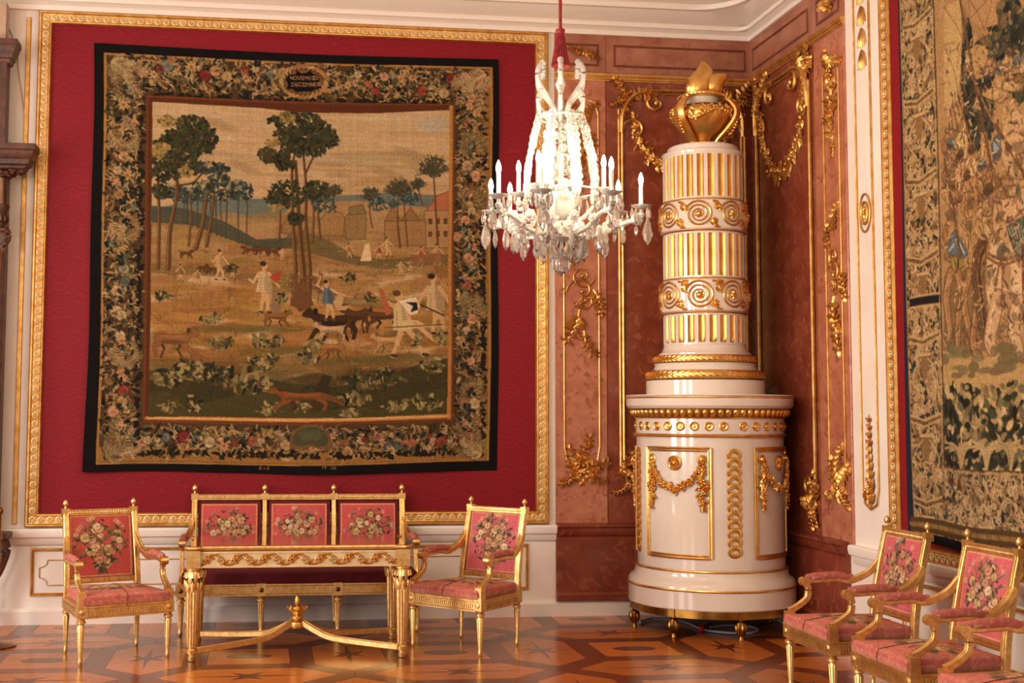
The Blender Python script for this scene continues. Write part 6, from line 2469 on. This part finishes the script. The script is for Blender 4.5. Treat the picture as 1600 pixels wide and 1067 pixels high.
# candle arms
flame_m = M().lathe([(.006, 0), (.011, .010), (.0135, .026), (.010, .044), (.005, .058), (.001, .066)], 10)
pan_m = M().lathe([(.012, -.022), (.010, -.010), (.030, -.004), (.052, .008), (.056, .013), (.050, .012), (.028, .002), (.012, .004)], 20)
cup_m = M().lathe([(.006, -.060), (.016, -.050), (.020, -.036), (.010, -.024), (.012, -.020)], 12)
pan_p = cup_p = fl_p = can_p = None
angs = [6, 38, 80, 125, 146, -142, -108, -60]
lower = [(math.radians(x), .440, 322, 1.0) for x in angs]
upper = [(math.radians(x), .235, 302, .8) for x in (-20, 62, 160, -125)]
for a, Rr, yy, kk in lower + upper:
    # a measured from image-right, anticlockwise seen from above
    dx, dy = cos(a) * _r[0] - sin(a) * _r[1] * 1, cos(a) * _r[1] + sin(a) * _r[0]
    tx, ty = dx * Rr, dy * Rr
    zt = cz(yy)
    lowz = cz(352) if Rr > .3 else cz(330)
    P = [(dx * .020, dy * .020, lowz + .015), (dx * Rr * .22, dy * Rr * .22, lowz - .050), (dx * Rr * .50, dy * Rr * .50, lowz - .045), (dx * Rr * .80, dy * Rr * .80, lowz + .020), (dx * Rr * .98, dy * Rr * .98, zt - .075), (tx, ty, zt - .052)]
    P = spline(P, 6)
    m = M()
    n = len(P)
    tw = [(.0115 + .003 * (i % 2)) for i in range(n)]
    m.tube(P, tw, n=8)
    arm = m.build('arm', 'crystal', chand)
    if pan_p is None:
        pan_p, cup_p, fl_p = pan_m.build('drip_pan', 'crystal', arm), cup_m.build('candle_cup', 'crystal', arm), flame_m.build('bulb', 'lit_bulb', arm)
        can_p = M().lathe([(.010, 0), (.0115, .004), (.0115, .120), (.008, .124)], 14).build('candle', 'candle_white', arm)
        ps = (pan_p, cup_p, fl_p, can_p)
    else:
        ps = tuple(copy_part(q, arm) for q in (pan_p, cup_p, fl_p, can_p))
    ps[0].location = (tx, ty, zt)
    ps[1].location = (tx, ty, zt)
    ps[2].location = (tx, ty, zt + .126)
    ps[3].location = (tx, ty, zt + .003)
    for q in range(5):
        b = a + q * 2 * pi / 5
        hang(rnd.choice((1, 2, 2)), tx + .050 * cos(b), ty + .050 * sin(b), zt + .006, arm, b, rnd.uniform(.8, 1.1))
    if Rr > .3:
        hang(0, tx + dx * .035, ty + dy * .035, zt - .045, arm, a, rnd.uniform(.9, 1.1))
        for i in (n // 4, n // 2, int(n * .72)):
            px_, py_, pz_ = P[i]
            hang(rnd.choice((0, 1, 2)), px_, py_, pz_ - .008, arm, rnd.uniform(0, 3), rnd.uniform(.75, 1.05))
            put_bead(px_, py_, pz_ + .012, rnd.uniform(0, 3), rnd.uniform(1.1, 1.7))
for k in range(16):
    a = k / 16 * 2 * pi
    hang(k % 2, .24 * cos(a), .24 * sin(a), cz(362), chand, a, rnd.uniform(.8, 1.0))
    hang((k + 1) % 2, .13 * cos(a + .2), .13 * sin(a + .2), cz(374), chand, a, rnd.uniform(.7, .9))
    put_bead(.30 * cos(a), .30 * sin(a), cz(350) + rnd.uniform(-.02, .02), a + pi / 2, rnd.uniform(.9, 1.5))
    put_bead(.18 * cos(a), .18 * sin(a), cz(356) + rnd.uniform(-.02, .02), a + pi / 2, rnd.uniform(.9, 1.5))
for k in range(8):
    a = k / 8 * 2 * pi
    hang(2, .05 * cos(a), .05 * sin(a), cz(388), chand, a, .9)

# ------------------------------------------------------------------ carved wooden cabinet at the left edge
CBY = -.20
cb = lambda x, y: bw(x, y, CBY - .02)
xr_top, z_ct = cb(28, 62)
_, z_cb = cb(28, 98)
xr_br, z_bt = cb(57, 226)
_, z_bb = cb(57, 284)
XL = xr_br - 1.30
cab = thing('carved_cabinet', 'carved brown wooden cabinet with bracket shelves, mostly beyond the left picture edge', 'cabinet', (0, 0, 0))


def cab_step(x1, z0, z1, y0, name, material='dark_wood'):
    m = M()
    m.box(XL, y0, z0, x1, CBY + .135, z1)
    return m.build(name, material, cab, smooth=False)


def cab_mould(x1, z0, z1, out, name, flip=1, material='dark_wood'):
    """stepped cornice: wide at the top, narrowing downwards, mitred round the right end"""
    m = M()
    prof = [(0, 0.0), (.15, .06), (.22, .16), (.42, .22), (.50, .40), (.62, .46), (.80, .62), (.86, .72), (1.0, .78), (1.0, 1.0)]
    h = z1 - z0
    ring = []
    for p, q in prof:
        xx = x1 - out * (1 - p)
        yy = CBY - out * p * .7
        zz = z0 + h * q
        ring.append([(XL, yy, zz), (xx, yy, zz), (xx, CBY + .135, zz), (XL, CBY + .135, zz)])
    n = 4
    m.add([p for r_ in ring for p in r_], [(k * n + i, k * n + (i + 1) % n, (k + 1) * n + (i + 1) % n, (k + 1) * n + i) for k in range(len(ring) - 1) for i in range(n)] + [(3, 2, 1, 0), tuple(range((len(ring) - 1) * n, len(ring) * n))])
    return m.build(name, material, cab, angle=25)


cab_mould(xr_top, z_cb, z_ct, .07, 'top_cornice')
cab_mould(xr_br, z_bb + (z_bt - z_bb) * .32, z_bt, .10, 'bracket_cornice')
xs, _ = cb(8, 160)
cab_step(xs, z_bt, z_cb, CBY, 'upper_case')
cab_step(xs - .02, z_ct, z_ct + .30, CBY + .02, 'pediment_block', 'stone_grey')
xm, _ = cb(6, 400)
_, z_mid = cb(6, 832)
cab_step(xm, z_mid, z_bb + (z_bt - z_bb) * .32, CBY + .03, 'lower_case')
rnd = random.Random(8)
m = M()
for k in range(60):
    x = rnd.uniform(xr_br - .30, xr_br - .10)
    t = (x - (xr_br - .30)) / .2
    m.ball((x, CBY + rnd.uniform(-.04, .06), z_bb + (z_bt - z_bb) * (.30 - .30 * rnd.random() * (1 - t * .8))), .018, .018, .014, 7, 5)
m.build('carved_bracket', 'dark_wood', cab)
xk, zk0 = cb(16, 356)
_, zk1 = cb(16, 322)
m = M()
m.lathe([(.05, zk0), (.055, zk0 + .02), (.060, zk0 + .05), (.075, zk1 - .05), (.085, zk1 - .02), (.085, zk1)], 18, c=(xk - .085, CBY - .06, 0))
for k in range(12):
    a = k * pi / 6
    m.ball((xk - .085 + .066 * cos(a), CBY - .06 + .066 * sin(a), zk0 + .06), .018, .018, .03, 6, 4)
m.build('capital', 'dark_wood', cab)
xq, zq0 = cb(15, 386)
_, zq1 = cb(15, 360)
m = M()
m.tube(spline([(xq - .06, CBY - .06, zq1), (xq - .01, CBY - .06, zq1 - .01), (xq - .005, CBY - .06, zq0 + .06), (xq - .02, CBY - .06, zq0 + .03), (xq - .05, CBY - .06, zq0)], 5), [.022] * 21, n=8)
for k in range(7):
    m.ball((xq - .012 - .01 * (k % 2), CBY - .08, zq0 + .02 + k * .022), .014, .014, .014, 6, 4)
m.build('carved_corbel', 'dark_wood', cab)
xc, zc0 = cb(7, 326)
_, zc1 = cb(7, 286)
M().lathe([(.045, zc0 - .02), (.048, zc0), (.044, zc1), (.046, zc1 + .03)], 18, c=(xc - .05, CBY - .06, 0)).build('colonnette', 'stone_grey', cab)
xl1, zl1 = cb(3, 395)
M().lathe([(.030, z_mid + .02), (.034, z_mid + .06), (.028, z_mid + .10), (.030, zl1 - .04), (.036, zl1), (.030, zl1 + .03)], 18, c=(xl1 - .03, CBY - .06, 0)).build('column', 'dull_gold', cab)
# console table below it
xt, zt_ = cb(13, 832)
con = thing('console_table', 'brown console table with curved legs, cut by the left picture edge', 'table', (0, 0, 0))
m = M()
m.prism([(XL, CBY - .12), (xt - .02, CBY - .12), (xt, CBY - .09), (xt, CBY + .135), (XL, CBY + .135)], zt_ - .045, zt_ - .001, .008)
m.build('console_top', 'dark_wood', con, smooth=False)
for lx in (xt - .075, XL + .10):
    for ly in (CBY - .07, CBY + .09):
        s = 1 if lx > XL + .5 else -1
        m = M().tube(spline([(lx + s * .02, ly, zt_ - .045), (lx + s * .050, ly, zt_ - .14), (lx + s * .01, ly, zt_ - .28), (lx - s * .05, ly, .30), (lx - s * .04, ly, .12), (lx + s * .0, ly, .0)], 6), [.030 - .0004 * k for k in range(31)], n=10)
        m.build('leg', 'dark_wood', con)
# barrier foot on the floor
p = on_floor(2, 1010)
post = thing('barrier_post', 'round flat foot of a brass barrier post at the left picture edge', 'barrier post', (float(p[0]) - .04, float(p[1]), 0))
M().lathe([(.135, 0), (.140, .004), (.140, .010), (.10, .018), (.03, .026), (.018, .03)], 32).build('base', 'brass', post)
M().lathe([(.016, .026), (.016, .90), (.024, .91), (.026, .93), (.015, .95), (.003, .955)], 16).build('pole', 'brass', post)
# loose wire on the wall
wp = [bw(9, 40), bw(17, 50), bw(22, 64), bw(28, 84), bw(29, 104), bw(31, 125), bw(35, 150), bw(39, 190), bw(40, 226)]
tag(M(T_back).tube([(u, v, .008) for u, v in spline(wp, 5)], .0045, n=6).build('wall_wire', 'wall_wire'), 'thin loose wire hanging down the white wall beside the carved cabinet', 'wire')
